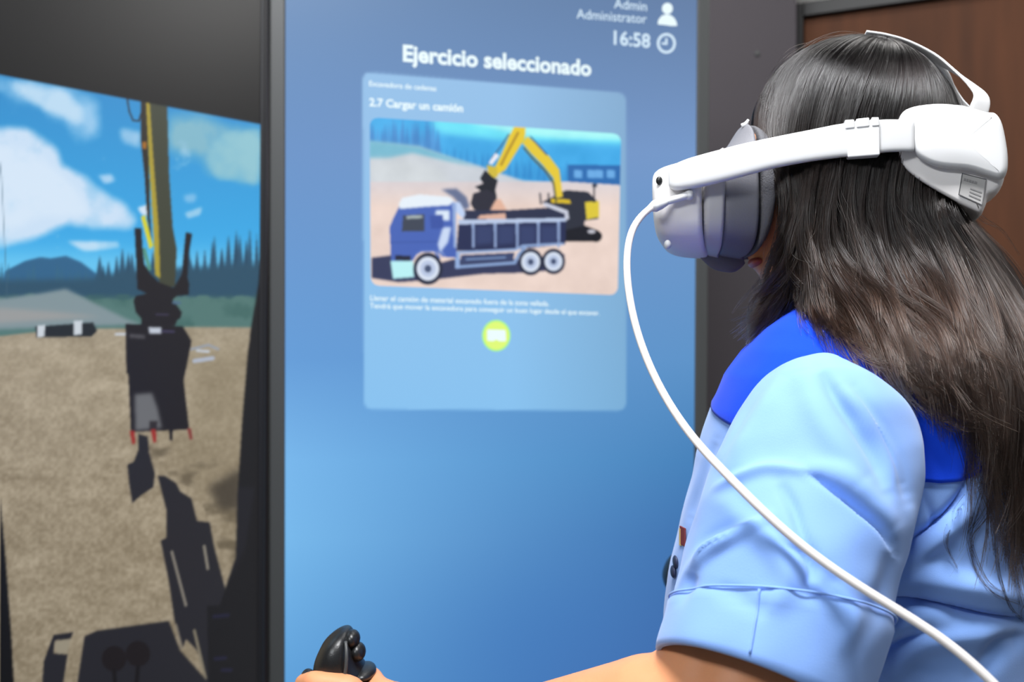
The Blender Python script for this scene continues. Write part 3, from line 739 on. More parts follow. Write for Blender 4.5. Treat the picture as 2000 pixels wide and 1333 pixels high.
ell(HB(.030, 0, -.05), .066, .062, .085)
ell(HB(.052, 0, -.098), .040, .040, .038)                # jaw
ell(HB(.068, 0, -.122), .020, .024, .018)                # chin
for s in (-1, 1):
    ell(HB(.052, s * .040, -.052), .030, .024, .034)     # cheek
    ell(HB(.02, s * .052, -.085), .036, .014, .030)      # jaw corner
    ell(HB(.004, s * .066, -.03), .016, .009, .028)     # ear
    bits.append(cone(HB(.083, s * .014, .012), HB(.086, s * .050, .010), .010, .008))   # brow
    ell(HB(.078, s * .030, -.010), .012, .014, .011)     # eyeball
    ell(HB(.092, s * .010, -.052), .010, .009, .008)     # nostril
bits.append(cone(HB(.088, 0, -.005), HB(.105, 0, -.048), .009, .012))
ell(HB(.092, 0, -.080), .010, .024, .007); ell(HB(.089, 0, -.092), .010, .021, .0075)
NB = TC + np.array([0, 0, 1.10])
bits.append(cone(HB(-.01, 0, -.08), NB + tf * .0, .056, .058)); bits.append(cone(NB, NB - zc * .05, .07, .11))
# trunk under the shirt
tr = []
for z in np.linspace(1.09, .5, 20): tr.append([torso_pt(z, p, -.012) for p in np.linspace(0, 2 * math.pi, 40, endpoint=False)])
bits.append(([p for r in tr for p in r], grid_faces(20, 40) + [tuple(range(40)), tuple(760 + i for i in range(40))]))
# arms
bits.append(cone(J, EL, .050, .041)); bits.append(cone(J, EL + (WR - EL) * .12, .045, .042)); mid = EL + (WR - EL) * .27
bits.append(cone(EL, mid, .041, .046)); bits.append(cone(mid, EL + (WR - EL) * .62, .0455, .031)); bits.append(cone(EL + (WR - EL) * .62, WR, .031, .025))
bits.append(cone(JR, ERt, .05, .042)); bits.append(cone(ERt, WRt, .042, .026))
def hand(wr, g, ztop, side):
    """a fist closed round a vertical grip whose axis stands at g"""
    g = np.array([g[0], g[1], 0]); a = np.array([wr[0] - g[0], wr[1] - g[1], 0]); a /= np.linalg.norm(a); b = np.array([-a[1], a[0], 0]) * side
    R_ = .028
    pc = g + a * .043 + zc * (ztop - .042)
    bits.append(cone(wr, pc + a * .01, .026, .026)); bits.append(cone(pc + zc * .022 + b * .006, pc - zc * .03 + b * .006, .021, .019))
    bits.append(cone(pc + zc * .020 + b * .022, pc - zc * .028 + b * .022, .0165, .015))
    for i, (dz, rr) in enumerate(((0, .0098), (-.021, .0102), (-.042, .0098), (-.062, .0088))):
        z = ztop - .010 + dz; P = []
        for t in (-40, 15, 70, 125, 175):
            th = math.radians(t); r_ = R_ + .007 if t < 0 else R_ + .001
            P.append(g + (a * math.cos(th + 1.0) + b * math.sin(th + 1.0)) * r_ + zc * (z - .002 * i))
        for k in range(4): bits.append(cone(P[k], P[k + 1], rr * (1.06 - .06 * k), rr * (1.0 - .06 * k)))
    P = [pc - b * .008 + zc * .012, g + a * .030 - b * .020 + zc * (ztop - .004), g + a * .004 - b * .034 + zc * (ztop + .000), g - a * .020 - b * .026 + zc * (ztop - .008)]
    for k in range(3): bits.append(cone(P[k], P[k + 1], .0145 - .0015 * k, .013 - .0016 * k))
ZT = CAMZ - (1311 - 666.5) / F * 0.86
hand(WR, GR, ZT - .006, 1)
pc = WRt + tf * .045 - zc * .012; bits.append(cone(WRt, pc, .026, .024)); bits.append(cone(pc + tl * .018, pc - tl * .018, .020, .020)); bits.append(cone(pc + tl * .018 + tf * .03, pc - tl * .018 + tf * .03, .015, .015))
for i, ln in enumerate((.060, .070, .074, .066)):        # right hand lies relaxed on the thigh
    k_ = pc + tl * (-.030 + .020 * i) + tf * .040; m1 = k_ + tf * ln * .45 + zc * .004; m2 = k_ + tf * ln * .78 - zc * .006; m3 = k_ + tf * ln - zc * .018
    bits.append(cone(k_, m1, .0095, .009)); bits.append(cone(m1, m2, .009, .0083)); bits.append(cone(m2, m3, .0083, .007))
tb = pc + tl * .024; bits.append(cone(tb, tb + tl * .022 + tf * .028, .013, .011)); bits.append(cone(tb + tl * .022 + tf * .028, tb + tl * .026 + tf * .056 - zc * .006, .0105, .0085))
# legs
hipz = .50
for s in (1, -1):
    hip = TC + tl * .085 * s + zc * hipz; kn = hip + tf * .44 + tl * .04 * s + zc * .03; an = kn + tf * .10 - zc * (kn[2] - .10)
    bits.append(cone(hip, kn, .082, .056)); bits.append(cone(kn, an, .055, .036)); bits.append(cone(an - zc * .03, an + tf * .15 - zc * .055, .035, .028))
V = []; Fc = []
for v, f in bits:
    o_ = len(V); V += list(v); Fc += [tuple(i + o_ for i in q) for q in f]
body = obj('body', V, Fc, M['skin'], person)
rm = body.modifiers.new('merge', 'REMESH'); rm.mode = 'VOXEL'; rm.voxel_size = 0.0036; rm.use_smooth_shade = True
sm = body.modifiers.new('soften', 'SMOOTH'); sm.factor = .6; sm.iterations = 7
bpy.context.view_layer.update()
bm_ = bpy.data.meshes.new_from_object(body.evaluated_get(bpy.context.evaluated_depsgraph_get()))
body.modifiers.clear(); old = body.data; body.data = bm_; bpy.data.meshes.remove(old); bm_.name = 'body'; bm_.shade_smooth()
M['lip'] = mat('lip_skin', (186, 96, 80), .45)
for dz in (-.080, -.092):
    c_ = HB(.0945 if dz > -.085 else .0915, 0, dz); ellipsoid('lip', c_, (pf * .0085, hl * .023, pu * .0055), M['lip'], body)

# ---- cloth helpers
def fold(V, N, poly, width, amp, sharp=None, soft_end=True):
    """push vertices that face the camera in or out along their normals beside a crease drawn as a polyline"""
    u, v = px(V); best = np.full(len(V), 1e9); tt = np.zeros(len(V)); sd = np.zeros(len(V)); n = len(poly) - 1
    P = spline(poly, 6 * n + 1); m = len(P) - 1
    for i in range(m):
        a, b = P[i], P[i + 1]; d = b - a; L = d @ d
        t = np.clip(((u - a[0]) * d[0] + (v - a[1]) * d[1]) / L, 0, 1); qx = u - a[0] - t * d[0]; qy = v - a[1] - t * d[1]
        ds = np.hypot(qx, qy); k = ds < best; best[k] = ds[k]; tt[k] = (i + t[k]) / m; sd[k] = np.sign(d[0] * qy - d[1] * qx)[k]
    w_ = np.exp(-(best / width) ** 2)
    if sharp: w_ = np.where(sd * sharp > 0, np.exp(-(best / (width * .45)) ** 2), w_)
    if soft_end: w_ = w_ * np.sin(np.clip(tt, 0.02, .98) * math.pi) ** .6
    face = np.clip(-N[:, 1] * 2.5, 0, 1)
    return V + N * (w_ * amp * face)[:, None]
def normals_grid(R):
    R = np.asarray(R); du = np.roll(R, -1, 1) - np.roll(R, 1, 1); dv = np.gradient(R, axis=0); n = np.cross(du, dv)
    n /= np.linalg.norm(n, axis=2)[..., None] + 1e-12
    c = R.mean(axis=(0, 1)); s = np.sign(((R - R.mean(axis=1)[:, None]) * n).sum()); return n * s

def apply_folds(R, folds):
    for fd in folds:
        N = normals_grid(R); sh = R.shape; V = fold(R.reshape(-1, 3), N.reshape(-1, 3), *fd); R = V.reshape(sh)
    return R
def lumps(R, amp, scale, seed):
    N = normals_grid(R); o = np.array([[mnoise.noise(Vector(p) * scale + Vector((seed, 0, 0))) for p in r] for r in R]); return R + N * (o * amp)[..., None]

# ---- shirt trunk
NQ = 420
zs = np.concatenate([np.linspace(1.138, 1.04, 60), np.linspace(1.038, .62, 230), np.linspace(.61, .52, 12)])
R = np.array([[torso_pt(z, p, .004) for p in np.linspace(0, 2 * math.pi, NQ, endpoint=False)] for z in zs])
BODY_FOLDS = [
    ([(1745, 1085), (1790, 1055), (1840, 1020), (1880, 970), (1905, 900)], 13, -.0085, 1),
    ([(1750, 1110), (1800, 1075), (1850, 1035), (1895, 985), (1920, 930)], 18, .0065),
    ([(1690, 1170), (1760, 1165), (1850, 1180), (1930, 1198), (2040, 1212)], 16, -.013, -1),
    ([(1700, 1140), (1790, 1130), (1880, 1145), (1960, 1160), (2060, 1165)], 28, .009),
    ([(1650, 1260), (1720, 1240), (1790, 1205), (1860, 1200)], 20, .007),
    ([(1640, 1290), (1720, 1275), (1800, 1235)], 12, -.006),
    ([(1720, 1333), (1790, 1260), (1900, 1240), (1990, 1250)], 26, .007),
    ([(1900, 1320), (1960, 1260), (2020, 1240)], 20, -.007),
    ([(1800, 960), (1815, 1000), (1830, 1030)], 10, -.002),
    ([(1400, 860), (1372, 930), (1352, 1010)], 10, -.006), ([(1360, 1050), (1340, 1110), (1318, 1180)], 9, -.006),
]
R = lumps(R, .004, 9, 3.0); R = lumps(R, .002, 26, 8.0); R = apply_folds(R, BODY_FOLDS)
shirt = loft('shirt', R.tolist(), M['shirt'], person, cap0=False, cap1=False)
so = shirt.modifiers.new('thick', 'SOLIDIFY'); so.thickness = .0012; so.offset = 1
TR = R
# ---- royal blue yoke: follows the trunk surface a little proud of it
def zlow(ph):
    """lower hem of the yoke as a function of the angle round the trunk (0 front, 90 near shoulder, 180 back)"""
    d = math.degrees(ph) % 360; d = d if d <= 180 else 360 - d
    return np.interp(d, [0, 30, 60, 80, 100, 118, 128, 140, 160, 180], [1.045, 1.045, 1.03, 1.01, 1.0, .997, .999, 1.018, 1.045, 1.052])
NY = 46; YR = []
from bisect import bisect
def surf(z, j):
    zz = -zs; k = int(np.clip(np.searchsorted(zz, -z), 1, len(zs) - 1)); t = (zs[k - 1] - z) / (zs[k - 1] - zs[k] + 1e-12)
    return TR[k - 1][j] * (1 - t) + TR[k][j] * t
for i in range(NY):
    t = i / (NY - 1); row = []
    for j in range(NQ):
        ph = 2 * math.pi * j / NQ; z = 1.1375 * (1 - t) + zlow(ph) * t; p = surf(z, j); c = TC + zc * (z - .04); n = p - c; n /= np.linalg.norm(n)
        row.append(p + n * .0022)
    YR.append(row)
YR = np.array(YR)
yoke = loft('yoke', YR.tolist(), M['yoke'], shirt, cap0=False, cap1=False); tag(yoke, 'royal blue shoulder yoke')
so = yoke.modifiers.new('thick', 'SOLIDIFY'); so.thickness = .0018; so.offset = 0
# collar
cr = []
for z, g in ((1.112, .012), (1.125, .005), (1.142, .000), (1.154, .002), (1.150, .007), (1.136, .010), (1.120, .016)):
    cr.append([TC + tf * math.cos(p) * (.062 + g) + tl * math.sin(p) * (.058 + g) + zc * (z - .012 * math.cos(p)) for p in np.linspace(0, 2 * math.pi, 72, endpoint=False)])
loft('collar', cr, M['shirt'], shirt, cap0=False, cap1=False)

# ---- near sleeve
SL = [((1592, 716), (1612, 718), .742, .012), ((1524, 716), (1650, 728), .742, .040), ((1478, 752), (1705, 768), .742, .058), ((1428, 830), (1765, 822), .738, .070), ((1396, 895), (1788, 885), .732, .075), ((1368, 965), (1790, 962), .722, .078),
      ((1346, 1040), (1774, 1050), .708, .079), ((1328, 1120), (1745, 1150), .695, .078), ((1314, 1190), (1704, 1285), .682, .074), ((1297, 1258), (1650, 1420), .668, .070)]
def sleeve_rings(SL, n, q=150, m=1.0):
    A = np.array([[*W(*a, d)] for a, b, d, r in SL]); B = np.array([[*W(*b, d)] for a, b, d, r in SL]); rr = np.array([[s[3]] for s in SL])
    A = spline(A, n); B = spline(B, n); rr = spline(rr, n)[:, 0]
    C = (A + B) / 2; T = np.gradient(C, axis=0); T /= np.linalg.norm(T, axis=1)[:, None]
    ax = EL - J; ax = ax / np.linalg.norm(ax)
    out = []
    for i in range(n):
        e1 = (B[i] - A[i]) / 2; t = ax * .6 + T[i] * .4; e2 = np.cross(t, e1); e2 /= np.linalg.norm(e2)
        if e2[1] > 0: e2 = -e2
        out.append([C[i] + m * (e1 * math.cos(p) + e2 * rr[i] * math.sin(p)) for p in np.linspace(0, 2 * math.pi, q, endpoint=False)])
    return np.array(out)
R = sleeve_rings(SL, 170, 200)
SLEEVE_FOLDS = [
    ([(1575, 922), (1620, 950), (1675, 992), (1720, 1032), (1750, 1080)], 12, -.0075, 1),
    ([(1560, 905), (1640, 930), (1700, 975), (1750, 1030)], 20, .004),
    ([(1372, 962), (1430, 940), (1500, 915), (1590, 922)], 11, .0050),
    ([(1318, 1145), (1345, 1110), (1390, 1072), (1450, 1040), (1500, 1010)], 12, .008),
    ([(1348, 1085), (1385, 1050), (1440, 1022)], 13, -.004),
    ([(1352, 1120), (1342, 1155), (1325, 1185)], 12, -.007),
    ([(1395, 1150), (1450, 1170), (1500, 1205)], 16, -.003),
    ([(1520, 940), (1548, 990), (1570, 1050), (1600, 1100)], 11, -.0048),
    ([(1530, 1065), (1570, 1085), (1586, 1115), (1578, 1150)], 12, -.0060),
    ([(1470, 1010), (1520, 1080), (1535, 1140), (1500, 1200)], 26, .005),
    ([(1492, 722), (1462, 775), (1430, 830), (1400, 880)], 13, -.006),
    ([(1530, 730), (1490, 800), (1440, 880), (1400, 930)], 24, .004),
    ([(1600, 722), (1628, 772), (1668, 830), (1705, 890), (1735, 960)], 15, -.0065),
    ([(1570, 720), (1590, 800), (1640, 880), (1690, 940)], 26, .0045),
    ([(1668, 760), (1715, 830), (1752, 900), (1775, 980)], 12, -.005),
    ([(1640, 750), (1690, 810), (1735, 880), (1760, 950)], 12, .004),
    ([(1745, 1075), (1735, 1140), (1700, 1220)], 20, -.004),
    ([(1640, 1130), (1660, 1200), (1640, 1270)], 20, .004),
    ([(1506, 1150), (1496, 1185), (1484, 1216)], 4, -.0012),
]
R = lumps(R, .003, 14, 1.0); R = lumps(R, .0012, 40, 4.0); R = apply_folds(R, SLEEVE_FOLDS)
SLV = R
sl = loft('sleeve', R.tolist(), M['shirt'], shirt, cap0=True, cap1=False)
so = sl.modifiers.new('thick', 'SOLIDIFY'); so.thickness = .0012; so.offset = -1
# cuff: a folded band round the sleeve end
ncf = 26; C0 = R[-28:]; cc = C0.mean(axis=1)[:, None]; cuff = []
D = C0 - cc; D /= np.linalg.norm(D, axis=2)[..., None]
for i in range(0, 28, 3):
    g = .0030 if 0 < i < 27 else (.0008 if i == 0 else .0026); cuff.append(C0[i] + D[i] * g)
for g in (.0010, -.0015): cuff.append(C0[-1] + D[-1] * g + (C0[-1] - C0[-2]) * .4)
for i in (26, 20): cuff.append(C0[i] - D[i] * .0022)
cf = loft('cuff', np.array(cuff).tolist(), M['shirt'], shirt, cap0=False, cap1=False)
# seam piping on the cuff edge and down its overlap
def on_ring(ring, u):      # nearest camera-side vertex of a ring to a pixel column
    U, _ = px(ring); N = ring[:, 1] < ring[:, 1].mean(); k = np.where(N)[0]; return k[np.argmin(abs(U[k] - u))]
k0 = on_ring(C0[6], 1484); seam = [C0[i][k0] + D[i][k0] * .0034 for i in range(1, 28, 4)]
tube('seam', seam, .0009, M['shirt'], shirt, n=16, seg=8)
k1 = [C0[0][i] + D[0][i] * .0026 for i in range(0, 200, 8)]; tube('seam', k1, .0008, M['shirt'], shirt, n=120, seg=6)
# far sleeve (mostly hidden)
ax = ERt - JR; far = []
e1 = np.cross(ax, zc); e1 /= np.linalg.norm(e1); e2 = np.cross(ax, e1); e2 /= np.linalg.norm(e2)
for t, r in ((-.15, .02), (-.05, .055), (.1, .072), (.35, .075), (.6, .078), (.85, .076)):
    far.append([JR + ax * t + r * (e1 * math.cos(p) + e2 * math.sin(p)) for p in np.linspace(0, 2 * math.pi, 48, endpoint=False)])
loft('sleeve', far, M['shirt'], shirt, cap1=False, subsurf=1)
# small embroidered flag patch and button edge at the front of the shirt
NT = normals_grid(TR)
def shirt_near(u, v):
    U, Vv = px(TR); d = np.hypot(U - u, Vv - v); d = np.where((d < 5) & (TR[..., 1] > .80), TR[..., 1] - 5, d); i, j = np.unravel_index(np.argmin(d), d.shape); return TR[i][j], i, j
M['patch'] = mat('red_embroidery', (120, 50, 56), .9); M['patch2'] = mat('yellow_embroidery', (214, 186, 120), .9); M['button'] = mat('dark_button', (44, 52, 80), .4)
for (u, v, hgt, m_) in ((1335, 1048, .0080, 'patch'), (1331, 1050, .0075, 'patch2')):
    p, i, j = shirt_near(u, v); n = NT[i][j]; n = n if n @ (p - TC - zc * p[2]) > 0 else -n; s_ = np.cross(n, zc); s_ /= np.linalg.norm(s_)
    box('patch', p + n * .003, (s_ * (.006 if m_ == 'patch' else .0022), n * .0009, zc * hgt), M[m_], shirt, .0005)
for v in (1097, 1117):
    p, i, j = shirt_near(1321 if v < 1100 else 1318, v); n = NT[i][j]; n = n if n @ (p - TC - zc * p[2]) > 0 else -n; s_ = np.cross(n, zc); s_ /= np.linalg.norm(s_)
    ellipsoid('button', p + n * .003, (s_ * .0055, n * .002, zc * .0055), M['button'], shirt)

# ---- trousers and shoes (below the frame, kept simple)
for s in (1, -1):
    hip = TC + tl * .085 * s + zc * hipz; kn = hip + tf * .44 + tl * .04 * s + zc * .03; an = kn + tf * .10 - zc * (kn[2] - .12)
    tube('trouser_leg', [hip - tf * .06, hip + tf * .15, kn - tf * .03, kn + tf * .03 - zc * .08, (kn + an) / 2, an], [.10, .095, .072, .068, .06, .055], M['trousers'], person, n=40, seg=24)
    sh = an + tf * .06 - zc * .075
    ellipsoid('shoe', sh + zc * .005, (tf * .125, tl * .045, zc * .045), M['shoe'], person, e=.8)
hw_ = [[torso_pt(z, p, .006 if z < .55 else .003) for p in np.linspace(0, 2 * math.pi, 60, endpoint=False)] for z in (.60, .55, .48, .44)]
hw_ = [[(q - np.array([0, 0, 0])) for q in r] for r in hw_]
loft('trouser_seat', hw_, M['trousers'], person)

# ------------------------------------------------------------------ hair
KA = hu * math.cos(.30) - hf * math.sin(.30)              # crown axis, tilted back
FA = hf * math.cos(.30) + hu * math.sin(.30)
HR = np.array([.0945, .081, .099])
def head_shell(p, lam, k=1.0):
    d = KA * math.cos(p) + math.sin(p) * (FA * math.cos(lam) + hl * math.sin(lam))
    a = np.array([d @ hf, d @ hl, d @ hu]); r = 1 / np.sqrt(((a / HR) ** 2).sum())
    return HC + d * r * k
rad = math.radians
G = []       # near-side guides from front to back, then the far side
def guide(lam, ps, pts): G.append(([head_shell(rad(p), rad(lam)) for p in ps], [np.array(W(*q)) for q in pts]))
guide(4, (6, 24, 46, 66), [(1462, 250, .885), (1494, 300, .858), (1530, 360, .840), (1540, 430, .834), (1536, 485, .838), (1514, 535, .846), (1476, 578, .855), (1440, 625, .862)])
guide(28, (6, 24, 44, 62), [(1500, 268, .850), (1532, 330, .834), (1546, 400, .829), (1548, 460, .827), (1538, 520, .832), (1508, 580, .842), (1472, 635, .852), (1450, 692, .858)])
guide(44, (6, 24, 44, 62), [(1536, 300, .835), (1552, 360, .828), (1549, 420, .825), (1542, 480, .825), (1528, 545, .832), (1508, 600, .844), (1488, 650, .852), (1466, 700, .860)])
guide(58, (6, 26, 48, 68), [(1568, 330, .825), (1570, 400, .821), (1560, 470, .819), (1560, 540, .826), (1570, 595, .838), (1590, 630, .850), (1620, 665, .862), (1650, 700, .87)])
guide(72, (6, 26, 50, 72), [(1602, 350, .817), (1590, 420, .813), (1588, 480, .812), (1608, 540, .818), (1640, 590, .828), (1688, 630, .836), (1740, 688, .830), (1800, 750, .815)])
guide(86, (6, 26, 52, 76), [(1640, 360, .816), (1630, 430, .812), (1642, 500, .810), (1680, 565, .812), (1724, 620, .812), (1764, 690, .802), (1812, 755, .795), (1880, 800, .795)])
guide(100, (6, 26, 52, 78), [(1690, 370, .817), (1688, 440, .812), (1708, 520, .810), (1745, 595, .808), (1792, 670, .802), (1838, 745, .797), (1892, 808, .797), (1960, 835, .80)])
guide(114, (6, 26, 52, 80), [(1735, 375, .820), (1745, 450, .816), (1775, 530, .812), (1815, 610, .808), (1858, 690, .805), (1905, 760, .805), (1945, 820, .81), (1990, 860, .815)])
guide(128, (6, 26, 52, 80), [(1775, 385, .826), (1800, 455, .822), (1840, 540, .818), (1880, 640, .815), (1925, 740, .815), (1962, 850, .82), (1975, 970, .825), (1950, 1090, .825)])
guide(142, (6, 26, 52, 80), [(1815, 395, .838), (1850, 465, .833), (1893, 560, .828), (1935, 670, .825), (1972, 790, .828), (1992, 920, .833), (2000, 1050, .838), (1985, 1170, .84)])
guide(156, (6, 26, 52, 80), [(1850, 405, .858), (1895, 470, .852), (1945, 570, .847), (1985, 690, .847), (2012, 820, .852), (2025, 960, .857), (2030, 1090, .86), (2015, 1210, .86)])
guide(170, (6, 26, 52, 80), [(1868, 412, .885), (1918, 470, .885), (1972, 560, .885), (2010, 690, .885), (2030, 840, .89), (2040, 980, .895), (2045, 1110, .90), (2045, 1220, .90)])
guide(190, (6, 26, 52, 80), [(1862, 412, .925), (1915, 475, .93), (1975, 570, .935), (2020, 700, .94), (2050, 840, .945), (2060, 980, .95), (2065, 1110, .95), (2060, 1200, .95)])
guide(215, (6, 26, 52, 80), [(1825, 420, .955), (1860, 500, .965), (1910, 590, .975), (1960, 700, .985), (1995, 820, .99), (2010, 930, .99), (2010, 1020, .99), (2005, 1080, .99)])
guide(245, (6, 26, 52, 78), [(1760, 420, .970), (1775, 500, .980), (1810, 590, .995), (1860, 690, 1.01), (1900, 780, 1.02), (1920, 860, 1.02), (1930, 950, 1.02), (1930, 1010, 1.02)])
guide(275, (6, 26, 52, 74), [(1680, 400, .980), (1680, 480, .985), (1690, 560, 1.0), (1730, 650, 1.03), (1780, 720, 1.05), (1800, 780, 1.06), (1810, 830, 1.06), (1810, 880, 1.06)])
guide(305, (6, 24, 46, 66), [(1600, 380, .975), (1590, 450, .975), (1590, 530, .985), (1590, 600, .99), (1590, 660, 1.0), (1590, 710, 1.0), (1590, 760, 1.0), (1590, 800, 1.0)])
guide(332, (6, 24, 44, 62), [(1545, 310, .955), (1555, 380, .96), (1555, 460, .965), (1550, 540, .97), (1545, 610, .975), (1540, 670, .98), (1535, 720, .985), (1530, 760, .99)])
guide(354, (6, 24, 46, 66), [(1478, 250, .925), (1510, 300, .94), (1535, 370, .955), (1545, 450, .96), (1545, 530, .965), (1540, 600, .97), (1535, 660, .975), (1530, 700, .98)])
for gi in range(4, 11):                                     # over the back the hair comes forward to lie on the cloth
    for q in G[gi][1]:
        u_, v_ = px(q); d_ = float(np.interp(v_, [430, 520, 570, 620, 700, 780, 900], [.815, .801, .786, .764, .740, .724, .716])) + min(.03, max(0, (u_ - 1900) * .00028))
        if u_ > 1590: d_ = min(q[1], d_); c_ = np.array([0, 0, CAMZ]); q[:] = c_ + (q - c_) * d_ / q[1]
NP = 34
GG = np.array([spline(a + b, NP) for a, b in G])           # guides x points x 3
lam_n = len(GG)
ZC = 6; ZW, ZH = 420, 300                              # height field of the cloth seen from the hair's side
def cloth_map():
    m = np.full((ZH, ZW), 9.0)
    for A in (TR, YR):
        V = A.reshape(-1, 3); u, v = px(V); i = (v / ZC).astype(int); j = (u / ZC).astype(int); ok = (i >= 0) & (i < ZH) & (j >= 0) & (j < ZW); np.minimum.at(m, (i[ok], j[ok]), V[ok, 1])
    for _ in range(3):
        p = np.pad(m, 1, constant_values=9.0); nb = np.min([p[a:a + ZH, b:b + ZW] for a in range(3) for b in range(3)], axis=0); m = np.where(m > 8, nb, m)
    b_ = np.where(m > 8, 1.6, m); return m, b_
ZM, ZB = cloth_map()
def cloth_rest(P, off, full):
    u, v = px(P); i = np.clip((v / ZC).astype(int), 0, ZH - 1); j = np.clip((u / ZC).astype(int), 0, ZW - 1); z = ZM[i, j] - off
    hit = (z < 8) & (P[..., 1] > z)
    d = np.where(hit, P[..., 1] - z, 0) * full; k = (P[..., 1] - d) / P[..., 1]
    c = np.array([0, 0, CAMZ]); return c + (P - c) * k[..., None]
def torso_push(P, k, full=None):
    """keep hair outside the trunk"""
    z = P[..., 2]; fr = np.interp(z, _z, np.array([s[1] for s in SEC])[::-1]); bk = np.interp(z, _z, np.array([s[2] for s in SEC])[::-1]); hw = np.interp(z, _z, np.array([s[3] for s in SEC])[::-1])
    d = P - TC; a = d @ tf; b = d @ tl; ra = np.where(a > 0, fr, bk) + .008; n = 2.35
    rho = ((abs(a) / ra) ** n + (abs(b) / (hw + .008)) ** n) ** (1 / n)
    need = 1 + k; ins = (rho < need) & (z < 1.125); s = np.where(ins, need / np.maximum(rho, .3), 1.0)
    D = tf * (a * (s - 1))[..., None] + tl * (b * (s - 1))[..., None]; m = np.linalg.norm(D, axis=-1, keepdims=True); lim = .020
    if full is None: full = 0.0
    soft = np.where(m > lim, np.maximum(0, 1 - (m - lim) / .03), 1.0)
    return P + D * (full + (1 - full) * soft)
def head_push(P, k):
    d = P - HC; a = np.stack([d @ hf, d @ hl, d @ hu], -1); rho = np.sqrt(((a / HR) ** 2).sum(-1)); s = np.where(rho < k, k / np.maximum(rho, .3), 1.0)
    return HC + d * s[..., None]
def interp_guides(s):
    """s in guide units -> curve"""
    i = np.clip(np.floor(s).astype(int), 0, lam_n - 2); f = (s - i)[:, None, None]; g = lambda k: GG[np.clip(k, 0, lam_n - 1)]
    p0, p1, p2, p3 = g(i - 1), g(i), g(i + 1), g(i + 2)
    return .5 * (2 * p1 + (p2 - p0) * f + (2 * p0 - 5 * p1 + 4 * p2 - p3) * f ** 2 + (3 * p1 - p0 - 3 * p2 + p3) * f ** 3)

def hair_mat(name, mel, red, rough, tint=None):
    m = bpy.data.materials.new(name); m.use_nodes = True; nt = m.node_tree; nt.nodes.clear()
    out = nt.nodes.new('ShaderNodeOutputMaterial'); h = nt.nodes.new('ShaderNodeBsdfHairPrincipled')
    h.parametrization = 'COLOR'
    info = nt.nodes.new('ShaderNodeHairInfo'); r = nt.nodes.new('ShaderNodeValToRGB')
    e = r.color_ramp.elements; e[0].position = .30; e[0].color = (*lin((17, 15, 15)), 1); e[1].position = .95; e[1].color = (*lin((46, 34, 28)), 1)
    x = e.new(.62); x.color = (*lin((25, 20, 18)), 1)
    nt.links.new(info.outputs['Intercept'], r.inputs[0]); nt.links.new(r.outputs[0], h.inputs['Color'])
    h.inputs['Roughness'].default_value = rough; h.inputs['IOR'].default_value = 1.37; h.inputs['Radial Roughness'].default_value = .35
    h.inputs['Random Roughness'].default_value = .35
    nt.links.new(h.outputs[0], out.inputs[0]); return m
M['hair'] = hair_mat('dark_brown_hair', .9, .3, .14)
M['scalp'] = mat('hair_underlayer', (16, 13, 12), .8, bump=.6, bscale=300)

def make_hair(name, P, r0, m, parent, taper=.35):
    N, n, _ = P.shape; hc = bpy.data.hair_curves.new(name); hc.add_curves([n] * N)
    hc.attributes['position'].data.foreach_set('vector', P.astype(np.float32).ravel())
    ra = hc.attributes.get('radius') or hc.attributes.new('radius', 'FLOAT', 'POINT')
    t = np.linspace(0, 1, n)[None]; rr = (np.asarray(r0).reshape(-1, 1) * np.ones((N, 1))) * (1 - (1 - taper) * t ** 2)
    ra.data.foreach_set('value', rr.astype(np.float32).ravel()); hc.materials.append(m)
    o = bpy.data.objects.new(name, hc); COL.objects.link(o); link(o, parent); return o

